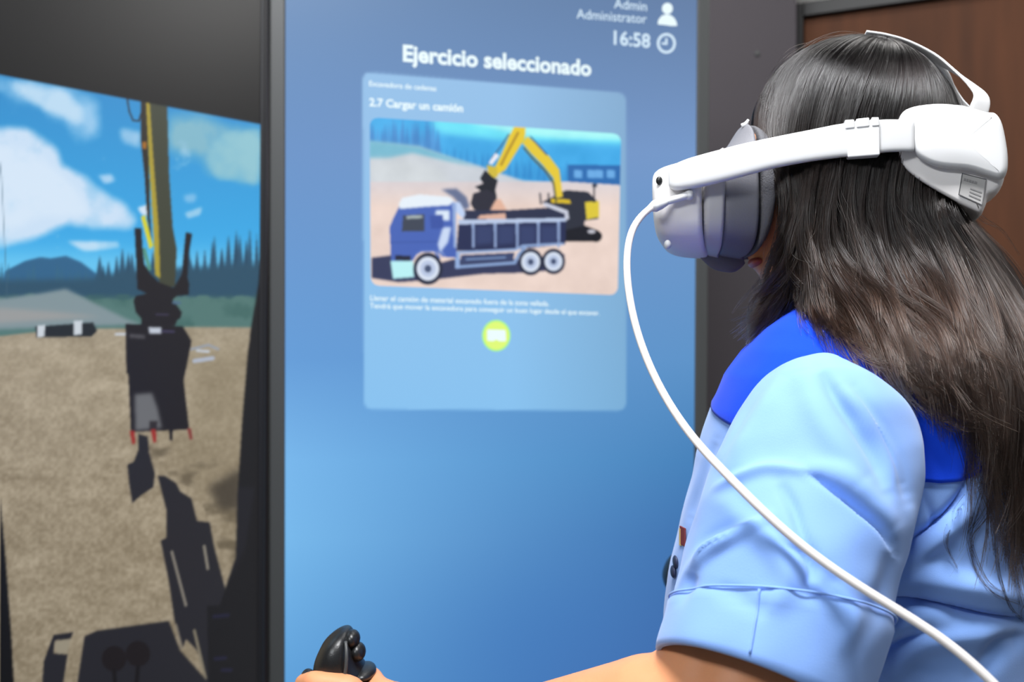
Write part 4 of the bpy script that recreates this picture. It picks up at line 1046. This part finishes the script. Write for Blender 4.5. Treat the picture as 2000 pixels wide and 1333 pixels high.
def finish(P, L, s):
    w_ = 1 - np.clip((np.linspace(0, 1, NP)[None, :, None] - .40) / .12, 0, 1)
    P = P * (1 - w_) + head_push(P, .99 + .04 * L[:, None]) * w_
    full = (np.clip((s - 3.2) / .5, 0, 1) * (s < 11.6))[:, None]; off = (.005 + .013 * np.maximum(L, 0))[:, None]
    P = P * 1.0
    Q = cloth_rest(P, off, full)
    for _ in range(6): Q[:, 1:-1] = Q[:, 1:-1] * .5 + .25 * (Q[:, :-2] + Q[:, 2:])
    return cloth_rest(Q, off * .8, full)
def strands(n_clump, per, smin, smax, seed, spread=.010, lift=(1.0, 1.06), wave=1.0, cut=None):
    r = np.random.default_rng(seed)
    cs_ = r.uniform(smin, smax, n_clump); lay = r.uniform(0, 1, n_clump) ** .7
    s = np.repeat(cs_, per) + r.normal(0, .045, n_clump * per); s = np.clip(s, 0, lam_n - 1.001); L = np.repeat(lay, per)
    t = np.linspace(0, 1, NP)[None, :, None]; n = len(s)
    pick = np.repeat(r.random(n_clump) < .4, per); s2 = np.where((s > 1.95) & (s < 2.8), np.where(pick, s - 1.0, s + .95), s)
    bl = np.clip((t - .34) / .16, 0, 1); bl = bl * bl * (3 - 2 * bl); base = interp_guides(s) * (1 - bl) + interp_guides(s2) * bl
    # layer: inner strands lie closer to the head / neck
    cen = HC + np.array([0, 0, 0]); axis_pt = np.stack([np.full((n, NP), HC[0]), np.full((n, NP), HC[1] + .01), base[..., 2]], -1)
    out = base - axis_pt; out /= np.linalg.norm(out, axis=-1)[..., None]
    dep = (L[:, None, None] - 1) * (.004 + .022 * np.clip((t - .25) * 2, 0, 1)); base = base + out * dep
    # clump scatter that closes towards the tip
    cl = np.repeat(r.normal(0, 1, (n_clump, 3)), per, 0)[:, None, :]; st = r.normal(0, 1, (n, 3))[:, None, :]
    grow = np.clip((t - .32) * 2.4, 0, 1)
    base = base + (cl * spread * .85 * (grow + .10) + st * spread * (.05 + .24 * np.sin(math.pi * np.clip(t * 1.05, 0, 1)) * grow)) * np.clip((s - 1.2) / 2.5, .42, 1)[:, None, None]
    # waves: neighbouring clumps share a big lock and move together
    mk = (np.floor(cs_ * 5.0 + r.normal(0, .25, n_clump)) * 3 + np.floor(lay * 2.999)).astype(int); mk -= mk.min(); nm = mk.max() + 1
    mph = r.uniform(0, 6.28, nm); mfr = r.uniform(2.0, 3.8, nm); mam = r.uniform(.4, 1.35, nm); mof = r.normal(0, .0050, (nm, 3))
    ph = np.repeat(mph[mk] + r.normal(0, .30, n_clump), per)[:, None] + r.normal(0, .18, n)[:, None]; fr = np.repeat(mfr[mk], per)[:, None]
    am = np.repeat(mam[mk] * r.uniform(.75, 1.15, n_clump), per)[:, None] * wave
    base = base + np.repeat(mof[mk], per, 0)[:, None, :] * grow * np.clip((s - 1.2) / 2.5, .4, 1)[:, None, None]
    T0 = 0; tt = t[..., 0]; g = np.clip((tt - .38) * 2.2, 0, 1) ** 1.3
    T = np.gradient(base, axis=1); T /= np.linalg.norm(T, axis=-1)[..., None] + 1e-9
    side = np.cross(T, out); side /= np.linalg.norm(side, axis=-1)[..., None] + 1e-9
    a = (np.sin(ph + tt * fr * 6.28) * am * .0125 * g); b = (np.cos(ph + tt * fr * 6.28) * am * (.0095 * g + .0011 * np.sin(np.clip(tt * 3, 0, 1) * math.pi)))
    base = base + side * a[..., None] + out * b[..., None]
    # fine frizz
    fz = r.normal(0, 1, (n, 3))[:, None, :] * np.sin(tt * r.uniform(8, 22, (n, 1)) + r.uniform(0, 6, (n, 1)))[..., None] * .0007 * (.3 + 2 * g)[..., None]
    base = base + fz
    if cut is not None:
        # shorten each strand by a random share
        kk = np.repeat(r.uniform(cut, 1, n_clump), per) * r.uniform(.93, 1, n); kk = np.where((s > 6.6) & (s < 11), kk - np.repeat(r.random(n_clump) ** 1.5 * .25, per), kk); idx = np.linspace(0, 1, NP)[None] * kk[:, None] * (NP - 1); i0 = np.minimum(idx.astype(int), NP - 2); f = (idx - i0)[..., None]
        q = np.arange(n)[:, None]; base = base[q, i0] * (1 - f) + base[q, i0 + 1] * f
    base = finish(base, L, s2)
    return base
hair = make_hair('hair', strands(1300, 15, 0.0, 12.2, 1, cut=.80, spread=.009), .00027, M['hair'], person)
strands_b = strands(320, 16, 11.8, lam_n - 1.001, 2, cut=.8)
make_hair('hair', strands_b, .0002, M['hair'], person)
WI = [[(1945, 860, .82), (1915, 940, .81), (1868, 1000, .80), (1850, 1060, .80), (1868, 1112, .80)], [(1950, 880, .82), (1935, 990, .81), (1900, 1050, .80), (1903, 1110, .80), (1940, 1160, .80), (1992, 1180, .80)],
      [(1960, 930, .82), (1942, 1030, .81), (1948, 1110, .80), (1972, 1182, .80), (2000, 1215, .80)], [(1935, 900, .82), (1905, 1000, .81), (1895, 1060, .80), (1925, 1130, .80), (1960, 1160, .80)],
      [(1900, 830, .81), (1895, 900, .81), (1880, 950, .81)], [(1960, 1000, .82), (1975, 1080, .82), (1990, 1160, .82), (1996, 1210, .82)], [(1990, 1020, .83), (1985, 1100, .83), (2005, 1190, .83)],
      [(1534, 400, .826), (1527, 440, .828), (1505, 510, .84), (1468, 560, .852), (1440, 600, .86)], [(1536, 420, .826), (1524, 480, .83), (1490, 545, .845), (1450, 585, .858), (1428, 612, .862)],
      [(1640, 640, .80), (1655, 672, .78), (1690, 684, .775)], [(1560, 560, .815), (1600, 540, .81), (1660, 520, .808), (1720, 530, .808)], [(1545, 600, .82), (1580, 560, .81), (1640, 545, .806)],
      [(1870, 380, .86), (1915, 425, .86), (1955, 450, .87), (1990, 500, .87)], [(1560, 110, .90), (1600, 78, .90), (1650, 64, .90), (1700, 66, .90)], [(1500, 150, .90), (1540, 108, .90), (1590, 80, .90)]]
rw = np.random.default_rng(21); WP = []
for g_i, c_ in enumerate(WI):
    for k in range(5 if g_i not in (0, 1, 2, 3) else 9):
        o_ = np.array([rw.normal(0, 7), rw.normal(0, 7), 0]); p_ = spline([np.array(q) + o_ * (1 - .25 * i) + np.array([rw.normal(0, 2.5), rw.normal(0, 2.5), rw.normal(0, .002)]) for i, q in enumerate(c_)], NP)
        WP.append([W(*q) for q in p_])
WP = np.array(WP); WP = cloth_rest(WP, .004, np.ones((len(WP), 1)))
make_hair('loose_hair', WP, .00014, M['hair'], person)
fly = strands(170, 3, 0.0, 11.0, 9, spread=.022, wave=2.2, cut=.6)
make_hair('loose_hair', fly, .0001, M['hair'], person)
# underlayer: a closed dark shell so that skin and shirt do not show through
ss = np.linspace(0, lam_n - 1.001, 100); U = interp_guides(ss); n0 = NP
ap = np.stack([np.full((100, NP), HC[0]), np.full((100, NP), HC[1] + .01), U[..., 2]], -1); out = U - ap; out /= np.linalg.norm(out, axis=-1)[..., None]
tq = np.linspace(0, 1, NP)[None, :, None]; U = U - out * (.005 + .020 * np.clip((tq - .25) * 2, 0, 1)); U = finish(U, np.full(100, -.5), ss)
kcut = 24; U = U[:, :kcut]
kl = [i for i in range(100) if ss[i] < 1.7]; km = [i for i in range(100) if ss[i] > 2.85]
U0 = U[:, :15]; obj('hair_underlayer', U0.reshape(-1, 3), grid_faces(100, 15, False, False), M['scalp'], hair)
obj('hair_underlayer', U[km][:, 14:].reshape(-1, 3), grid_faces(len(km), kcut - 14, False, False), M['scalp'], hair)
obj('hair_underlayer', U[kl][:, 14:].reshape(-1, 3), grid_faces(len(kl), kcut - 14, False, False), M['scalp'], hair)

# ------------------------------------------------------------------ headset
hs = empty('virtual_reality_headset', tuple(HC + hf * .10), 'white and grey virtual reality headset strapped round the dark-haired head', 'headset')
def vring(Tp, Bp, Sp, w_, n=3.2, q=64, yt=.6, yb=.2):
    T = HL(*Tp, w_ * yt); B = HL(*Bp, w_ * yb); S_ = HL(*Sp, w_)
    mid = (T + B) / 2; hv = (T - B) / 2
    # point on the T-B line level with S gives the forward bulge of the side
    tS = np.clip((S_[2] - mid[2]) / hv[2], -1, 1); sh = S_[0] - (mid[0] + hv[0] * tS)
    out = []
    for p in np.linspace(0, 2 * math.pi, q, endpoint=False):
        c, s = math.cos(p), math.sin(p); cc_ = math.copysign(abs(c) ** (2 / n), c); sn = math.copysign(abs(s) ** (2 / n), s)
        out.append(HW(np.array([mid[0] + hv[0] * cc_ + sh * abs(sn) * (1 - .0 * abs(cc_)), w_ * sn, mid[2] + hv[2] * cc_])))
    return out
shell = [vring((1294, 390), (1296, 425), (1290, 405), .020), vring((1284, 368), (1288, 445), (1281, 403), .050), vring((1276, 348), (1284, 462), (1274, 400), .070),
         vring((1280, 332), (1291, 478), (1275, 398), .081), vring((1298, 320), (1306, 490), (1292, 402), .087), vring((1335, 310), (1334, 497), (1325, 412), .088),
         vring((1378, 300), (1380, 498), (1366, 420), .086), vring((1384, 299), (1386, 497), (1373, 424), .0855)]
loft('visor_shell', shell, M['white_warm'], hs, subsurf=2)
band = [vring((1372, 308), (1374, 494), (1366, 424), .0835), vring((1392, 297), (1388, 495), (1385, 424), .0835), vring((1406, 281), (1400, 499), (1412, 405), .0825), vring((1410, 279), (1403, 499), (1419, 400), .082)]
tag(loft('visor_band', band, M['grey_light'], hs, subsurf=2), 'light grey band')
gask = [vring((1400, 296), (1396, 494), (1402, 402), .0785), vring((1412, 283), (1408, 496), (1424, 400), .0785), vring((1426, 256), (1428, 500), (1455, 395), .0765), vring((1440, 234), (1446, 503), (1480, 385), .074), vring((1446, 231), (1451, 503), (1487, 384), .0735)]
tag(loft('face_gasket', gask, M['grey_dark'], hs, subsurf=2), 'dark grey light shield')
cush = [vring((1441, 238), (1446, 500), (1484, 384), .0725), vring((1450, 236), (1453, 503), (1494, 382), .0745), vring((1468, 250), (1457, 502), (1506, 375), .0745), vring((1484, 268), (1463, 492), (1516, 365), .0725), vring((1488, 274), (1468, 484), (1520, 365), .068)]
tag(loft('face_cushion', cush, M['grey_foam'], hs, subsurf=2), 'dark foam cushion rim')
# nose flap peeking out under the visor
nf = [HL(1372, 495, -.02), HL(1400, 507, -.02), HL(1430, 512, -.02), HL(1452, 505, -.02)]
tube('nose_flap', [HW(a) for a in nf], [.002, .004, .004, .002], M['grey_dark'], hs, n=24, seg=16, flat=2.5)
# pull tab on the top of the cushion
tube('pull_tab', [HW(HL(1448, 246, .040)), HW(HL(1456, 243, .040)), HW(HL(1462, 234, .040))], [.002, .0022, .0012], M['white'], hs, n=10, seg=8)
# tracking cameras and corner bump
ellipsoid('camera_lens', HW(HL(1287.5, 353, .0845)), (hf * .0028, hl * .0018, hu * .0036), M['black'], hs)
ellipsoid('camera_lens', HW(HL(1287.5, 353, .0845) * np.array([1, -1, 1])), (hf * .0028, hl * .0018, hu * .0036), M['black'], hs)
ellipsoid('corner_bump', HW(HL(1304, 478, .078)), (hf * .003, hl * .004, hu * .004), M['white'], hs)

# side straps: (u, v top, v bottom, lateral, thickness)
ST = [(1306, 338, 362, .0895, .004), (1309, 329, 368, .090, .0055), (1322, 320, 372, .0915, .0065), (1350, 309, 369, .0925, .0065), (1400, 295, 358, .0935, .006), (1450, 282, 345, .094, .0055), (1515, 268, 328, .0945, .005),
      (1580, 255, 316, .095, .0045), (1640, 243, 308, .0945, .004), (1700, 236, 301, .093, .0035), (1740, 234, 297, .0905, .0035), (1785, 236, 296, .0865, .0035)]
def strap(sign, parent):
    P = spline(ST, 60); rings = []
    for u, vt, vb, lat, th in P:
        a = HL(u, vt, lat); b = HL(u, vb, lat); r = []
        for p in np.linspace(0, 2 * math.pi, 28, endpoint=False):
            c, s = math.cos(p), math.sin(p); n = 4.5; cc_ = math.copysign(abs(c) ** (2 / n), c); sn = math.copysign(abs(s) ** (2 / n), s)
            q = (a + b) / 2 + (a - b) / 2 * cc_; q = q.copy(); q[1] = (lat + th * sn) * sign; r.append(HW(q))
        rings.append(r)
    return loft('side_strap', rings, M['white'], parent)
strap(1, hs); strap(-1, hs)
def hbox(name, uv, lat, th, m, parent, sign=1, bev=.0012):
    """slab whose outline is a polygon on the plane at lateral distance lat, th thick"""
    P = [HL(u, v, lat) for u, v in uv]; n = len(P)
    v = [HW(p * np.array([1, sign, 1])) for p in P] + [HW((p - np.array([0, th, 0])) * np.array([1, sign, 1])) for p in P]
    f = [tuple(range(n)), tuple(range(2 * n - 1, n - 1, -1))] + [(i, n + i, n + (i + 1) % n, (i + 1) % n) for i in range(n)]
    return obj(name, v, f, m, parent, smooth=False, bevel=bev)
for sign in (1, -1):
    bk = hbox('buckle', [(1650, 240), (1671, 237), (1702, 234), (1718, 233), (1719, 303), (1656, 308)], .0985, .012, M['white'], hs, sign)
    hbox('buckle_rib', [(1650, 234), (1669, 233), (1670, 250), (1651, 252)], .0992, .012, M['white'], bk, sign, .001)
    hbox('buckle_rib', [(1672, 232), (1698, 229), (1699, 247), (1673, 250)], .0992, .012, M['white'], bk, sign, .001)
    hbox('buckle_rib', [(1702, 229), (1717, 228.5), (1718, 246), (1703, 247)], .0992, .012, M['white'], bk, sign, .001)

# battery pack
def pillow(name, outline, W_, m, parent, e=4.0, lat_ref=.8, n=60, shrink=1.0, sub=0, off=0):
    O = spline(outline + [outline[0]], n + 1)[:-1]; P = np.array([HL(u, v, W_ * lat_ref) for u, v in O]); c = P.mean(axis=0)
    T = np.roll(P, -1, 0) - np.roll(P, 1, 0); N = np.stack([T[:, 2], 0 * T[:, 0], -T[:, 0]], 1); N /= np.linalg.norm(N, axis=1)[:, None]
    if ((P - c) * N).sum() < 0: N = -N
    half = [(W_ + .0012, .25, None), (W_ + .0012, .75, None)] + [(W_ - e * (1 - math.cos(a)), e * (1 - math.sin(a)), 0) for a in np.linspace(0, math.pi / 2, 8)] + [(W_ * k, 0, 0) for k in (.8, .55, .3, .1)]
    prof = [(l, i, f) for l, i, f in half] + [(-l, i, f) for l, i, f in reversed(half)]
    rings = []
    for l, ins, f in prof:
        if f is None: Q = c + (P - N * e - c) * ins
        else: Q = P - N * ins
        r = []
        for q in Q:
            q = q.copy(); t = l / W_; q[0] += -.020 * max(0, 1 - t * t) * (1 if q[0] > c[0] else .55); q[1] = l; r.append(HW(q))
        rings.append(r)
    return loft(name, rings, m, parent)
base_o = [(1748, 262), (1752, 232), (1770, 211), (1815, 202), (1862, 203), (1905, 213), (1944, 226), (1958, 260), (1963, 310), (1960, 350), (1946, 372), (1930, 380), (1924, 398), (1914, 414), (1896, 408), (1848, 384), (1791, 350), (1762, 324), (1749, 299)]
bp_ = pillow('battery_base', base_o, .080, M['white_warm'], hs, e=.004, lat_ref=1.0)
tag(bp_, 'white curved rear cradle')
cov_o = [(1779, 272), (1783, 242), (1802, 214), (1840, 203), (1880, 204), (1925, 216), (1944, 219), (1957, 238), (1966, 280), (1969, 312), (1966, 336), (1952, 348), (1928, 342), (1891, 331), (1837, 326), (1806, 316), (1786, 300)]
cv = pillow('battery_cover', cov_o, .0905, M['white'], hs, e=.006, lat_ref=1.0); tag(cv, 'glossy white rear cover')
# sticker: print lines, no code
M['sticker'] = mat('sticker_grey', (176, 174, 172), .6); M['ink'] = mat('grey_ink', (84, 84, 88), .7); M['ink2'] = mat('pale_ink', (140, 138, 138), .7)
st_ = hbox('sticker', [(1879, 338), (1927, 350), (1918, 401), (1872, 380)], .0818, .0006, M['sticker'], hs, 1, 0)
def stl(x, y): 
    a = np.array((1879, 338)) * (1 - x) + np.array((1927, 350)) * x; b = np.array((1872, 380)) * (1 - x) + np.array((1918, 401)) * x; return tuple(a * (1 - y) + b * y)
def sbar(x0, x1, y0, y1, m_): hbox('print_line', [stl(x0, y0), stl(x1, y0), stl(x1, y1), stl(x0, y1)], .0822, .0003, m_, st_, 1, 0)
sbar(0, 1, 0, .025, M['ink']); sbar(0, .03, 0, 1, M['ink']); sbar(.97, 1, 0, 1, M['ink2']); sbar(0, 1, .975, 1, M['ink'])
for x0, x1 in ((.12, .2), (.23, .3), (.33, .42), (.45, .52), (.55, .66)): sbar(x0, x1, .2, .3, M['ink2'])
for y in (.52, .66, .80): sbar(.42, .9, y, y + .05, M['ink2'])
# top strap (a Y: one near arm and one far arm)
def ribbon(name, pts, wid, thk, m, parent):
    """pts: head-space points with a width direction each"""
    P = spline([p for p, d in pts], 44); Dd = spline([d for p, d in pts], 44); Wd = np.interp(np.linspace(0, 1, 44), np.linspace(0, 1, len(wid)), wid); rings = []
    T = np.gradient(P, axis=0)
    for i in range(44):
        t = T[i] / np.linalg.norm(T[i]); d = Dd[i] - t * (Dd[i] @ t); d /= np.linalg.norm(d); n = np.cross(t, d)
        rings.append([P[i] + d * Wd[i] * math.copysign(abs(math.cos(a)) ** .45, math.cos(a)) + n * thk * math.copysign(abs(math.sin(a)) ** .45, math.sin(a)) for a in np.linspace(0, 2 * math.pi, 20, endpoint=False)])
    return loft(name, rings, m, parent)
L_ = hl; Fw = hf
def hp2(u, v, lat): return HW(HL(u, v, lat))
near = [(hp2(1690, 66, 0), L_), (hp2(1730, 73, 0), L_), (hp2(1775, 87, .002), L_), (hp2(1825, 113, .006), L_), (hp2(1868, 142, .014), L_ * .9 + hf * .35), (hp2(1900, 168, .022), L_ * .7 + hf * .6), (hp2(1917, 190, .026), L_ * .6 + hf * .8), (hp2(1912, 215, .028), L_ * .5 + hf * .85), (hp2(1900, 232, .028), L_ * .5 + hf * .85)]
ribbon('top_strap', near, [.008, .009, .009, .009, .0085, .0085, .009, .010, .010], .0013, M['white'], hs)
farb = [(hp2(1815, 113, -.004), L_), (hp2(1840, 142, -.018), L_ * .8 - hf * .2), (hp2(1853, 172, -.028), L_ * .7 - hf * .3), (hp2(1868, 196, -.032), L_ * .7 - hf * .3), (hp2(1885, 215, -.034), L_ * .7 - hf * .3)]
ribbon('top_strap', farb, [.007, .008, .008, .008, .008], .0012, M['white'], hs)

# ------------------------------------------------------------------ cable
cab = empty('usb_cable', tuple(hp2(1300, 396, .094)), 'white cable plugged into the visor and hanging across the light blue sleeve', 'cable')
tube('plug', [hp2(1302, 394, .0925), hp2(1322, 388, .0925), hp2(1344, 381, .0915)], [.0030, .0032, .0032], M['white'], cab, n=16, seg=16)
ellipsoid('plug', hp2(1346, 381, .0905), (hf * .0042, hl * .0045, hu * .0046), M['white'], cab)
tube('strain_relief', [hp2(1269, 407, .098), hp2(1284, 401, .096), hp2(1302, 394, .0935)], [.0030, .0052, .0048, .0034], M['white'], cab, n=20, seg=18)
M['cable'] = mat('warm_white_cable', (228, 222, 218), .5)
CP = [(1271, 406, .814), (1248, 420, .810), (1231, 450, .80), (1223, 500, .79), (1226, 560, .78), (1240, 635, .768), (1268, 715, .752), (1310, 795, .732), (1365, 870, .710), (1425, 933, .685), (1490, 1000, .655), (1560, 1062, .632), (1630, 1115, .614), (1710, 1166, .604), (1790, 1215, .596), (1865, 1265, .588), (1940, 1335, .58), (2030, 1440, .57), (2100, 1600, .56)]
CS = spline(CP, 90); SV = np.vstack([SLV.reshape(-1, 3), TR.reshape(-1, 3)]); SU, SVV = px(SV)
dd = []
for c in CS:
    k = np.hypot(SU - c[0], SVV - c[1]) < 16
    dd.append(min(c[2], SV[k, 1].min() - .0045) if k.any() else c[2])
dd = np.array(dd)
lo = np.array([dd[max(0, i - 4):i + 5].min() for i in range(90)]); g_ = np.exp(-np.arange(-7, 8) ** 2 / 24.); g_ /= g_.sum()
dd = np.convolve(np.pad(lo, 7, mode='edge'), g_, 'valid')
CS[:, 2] = dd
TAIL = [(.315, .56, .80), (.33, .54, .68), (.34, .52, .55), (.355, .50, .42), (.37, .48, .30), (.39, .46, .18), (.43, .44, .08), (.49, .42, .02), (.58, .40, .004), (.75, .38, .004), (1.0, .42, .004)]
CW = np.array([list(W(*c)) for c in CS[:85]] + [list(t_) for t_ in TAIL]); al = np.concatenate([[0], np.cumsum(np.linalg.norm(np.diff(CW, axis=0), axis=1))])
CW = np.stack([np.interp(np.linspace(0, al[-1], 130), al, CW[:, k]) for k in range(3)], 1)
for _ in range(2): CW[1:-1] = CW[1:-1] * .5 + .25 * (CW[:-2] + CW[2:])
tube('cord', CW, .00285, M['cable'], cab, n=420, seg=14)

# ------------------------------------------------------------------ simulator controls and seat
def joystick(name, g, ztop, label, prof=None, face=1):
    """g: axis point; ztop: top of the head"""
    o = empty(name, (g[0], g[1], .70), label, 'joystick', 'simulator joysticks')
    ex = np.array([1.0, 0, 0]); ey = np.array([0, 1.0, 0]); d = g[1]; k = d / F
    prof = prof or [(1400, 630, 706, .026), (1360, 628, 705, .027), (1333, 606, 716, .028), (1310, 612, 718, .029), (1290, 616, 706, .030), (1270, 624, 700, .030), (1252, 634, 694, .027), (1238, 649, 689, .021), (1229, 664, 684, .012), (1226, 672, 680, .004)]
    P = spline(prof, 40); rings = []
    for v, L, Rr, dp in P:
        c = np.array([g[0] + ((L + Rr) / 2 - 668) * k, g[1], ztop - (v - 1226) * k]); hw = (Rr - L) / 2 * k
        rings.append([c + ex * hw * math.copysign(abs(math.cos(a)) ** .85, math.cos(a)) + ey * max(dp, .003) * math.sin(a) for a in np.linspace(0, 2 * math.pi, 40, endpoint=False)])
    loft('grip', rings, M['black'], o)
    def at(u, v, dy): return np.array([g[0] + (u - 668) * k, g[1] + dy, ztop - (v - 1226) * k])
    zb = .70 if face else .56
    for u, v, r in ((691, 1243, .0068), (701, 1268, .0072)) if face else ():
        ellipsoid('button', at(u, v, -.008), (ex * r, ey * .011, zc * r * 1.15), M['black'], o)
    if face: ellipsoid('button', at(604, 1322, -.006), (ex * .0065, ey * .010, zc * .0085), M['black'], o)
    if face: ellipsoid('hand_rest', at(712, 1312, 0), (ex * .010, ey * .022, zc * .006), M['black'], o)
    tube('trim_ridge', [at(683, 1240, -.021), at(687, 1258, -.0275), at(687, 1280, -.030), at(684, 1305, -.030)], .0016, M['bezel'], o, n=18, seg=8)
    b = np.array([g[0], g[1], .70]); rings = []
    for z, r in ((.700, .042), (.706, .040), (.712, .034), (.718, .036), (.724, .029), (.730, .031), (.738, .022), (.750, .018)):
        rings.append([np.array([g[0], g[1], z - .70 + zb]) + r * (ex * math.cos(a) + ey * math.sin(a)) for a in np.linspace(0, 2 * math.pi, 32, endpoint=False)])
    loft('rubber_boot', rings, M['black_matt'], o)
    return o
joystick('joystick', GR, float(W(668, 1226, GR[1])[2]), 'black joystick held by the hand at lower left of the menu monitor')
joystick('joystick', GRR, float(W(1345, 1074, 1.22)[2]), 'black joystick mostly hidden behind the front of the light blue shirt',
         [(1500, 650, 690, .018), (1420, 648, 692, .018), (1340, 644, 696, .020), (1318, 636, 700, .024), (1296, 622, 704, .028), (1275, 618, 706, .029), (1255, 624, 703, .027), (1240, 634, 698, .021), (1229, 652, 688, .012), (1226, 664, 680, .004)], 0)

seat = empty('simulator_seat', tuple(TC - tf * .02), 'black simulator seat behind the blue shirt at the lower right corner', 'seat')
def tbox(name, a, b, z, ha, hb, hz, m=M['seat'], bev=.03): return box(name, TC + tf * a + tl * b + zc * z, (tf * ha, tl * hb, zc * hz), m, seat, bev)
tbox('seat_cushion', .16, 0, .36, .28, .25, .05)
tbox('seat_pedestal', .08, 0, .17, .14, .14, .14, M['black_matt'], .01); tbox('seat_foot', .08, 0, .015, .26, .24, .015, M['black_matt'], .005)
bv = []
for z, a in ((.42, -.20), (.55, -.215), (.68, -.235), (.80, -.255), (.855, -.262), (.865, -.266)):
    th = .035 if z < .86 else .02; hb = .235 if z < .8 else (.215 if z < .86 else .19)
    bv.append([TC + tf * (a + th * math.copysign(abs(math.cos(p)) ** .5, math.cos(p))) + tl * hb * math.copysign(abs(math.sin(p)) ** .6, math.sin(p)) + zc * z for p in np.linspace(0, 2 * math.pi, 48, endpoint=False)])
loft('seat_back', bv, M['seat'], seat, subsurf=1)
# control pods, one under each joystick
for g, lb, zp in ((GR, 'black control pod under the gripped joystick', .70), (GRR, 'black control pod under the hidden joystick', .56)):
    pod = empty('control_pod', (g[0], g[1], 0), lb, 'control pod', 'control pods')
    box('pod_top', (g[0], g[1], zp - .015), (tf * .085, tl * .055, zc * .015), M['black'], pod, .006)
    box('pod_column', (g[0], g[1], zp / 2), (tf * .03, tl * .03, zc * (zp / 2 - .025)), M['black_matt'], pod, .004); box('pod_foot', (g[0], g[1], .012), (tf * .12, tl * .10, zc * .012), M['black_matt'], pod, .004)

# ceiling lamp panels that belong to the lights; the one behind the camera is added fill
for loc, sx, sy, e, lb in (((0.0, 0.32), .38, .17, 4.0, ' over the seat'), ((0.5, 1.75), .5, .175, 3.0, ' by the door wall'), ((-1.2, -.9), .45, .2, 3.0, ' added behind the camera as fill'), ((2.15, .95), .45, .2, 5.0, ' at the far right')):
    c_ = empty('ceiling_lamp', (loc[0], loc[1], 2.6), 'white rectangular ceiling lamp panel' + lb, 'lamp', 'ceiling lamp panels')
    box('lamp_frame', (loc[0], loc[1], 2.58), ((sx + .03, 0, 0), (0, sy + .03, 0), (0, 0, .02)), M['white'], c_, .003)
    box('lamp_diffuser', (loc[0], loc[1], 2.556), ((sx, 0, 0), (0, sy, 0), (0, 0, .004)), emis('lamp_glow', (250, 250, 250), e), c_, .001)
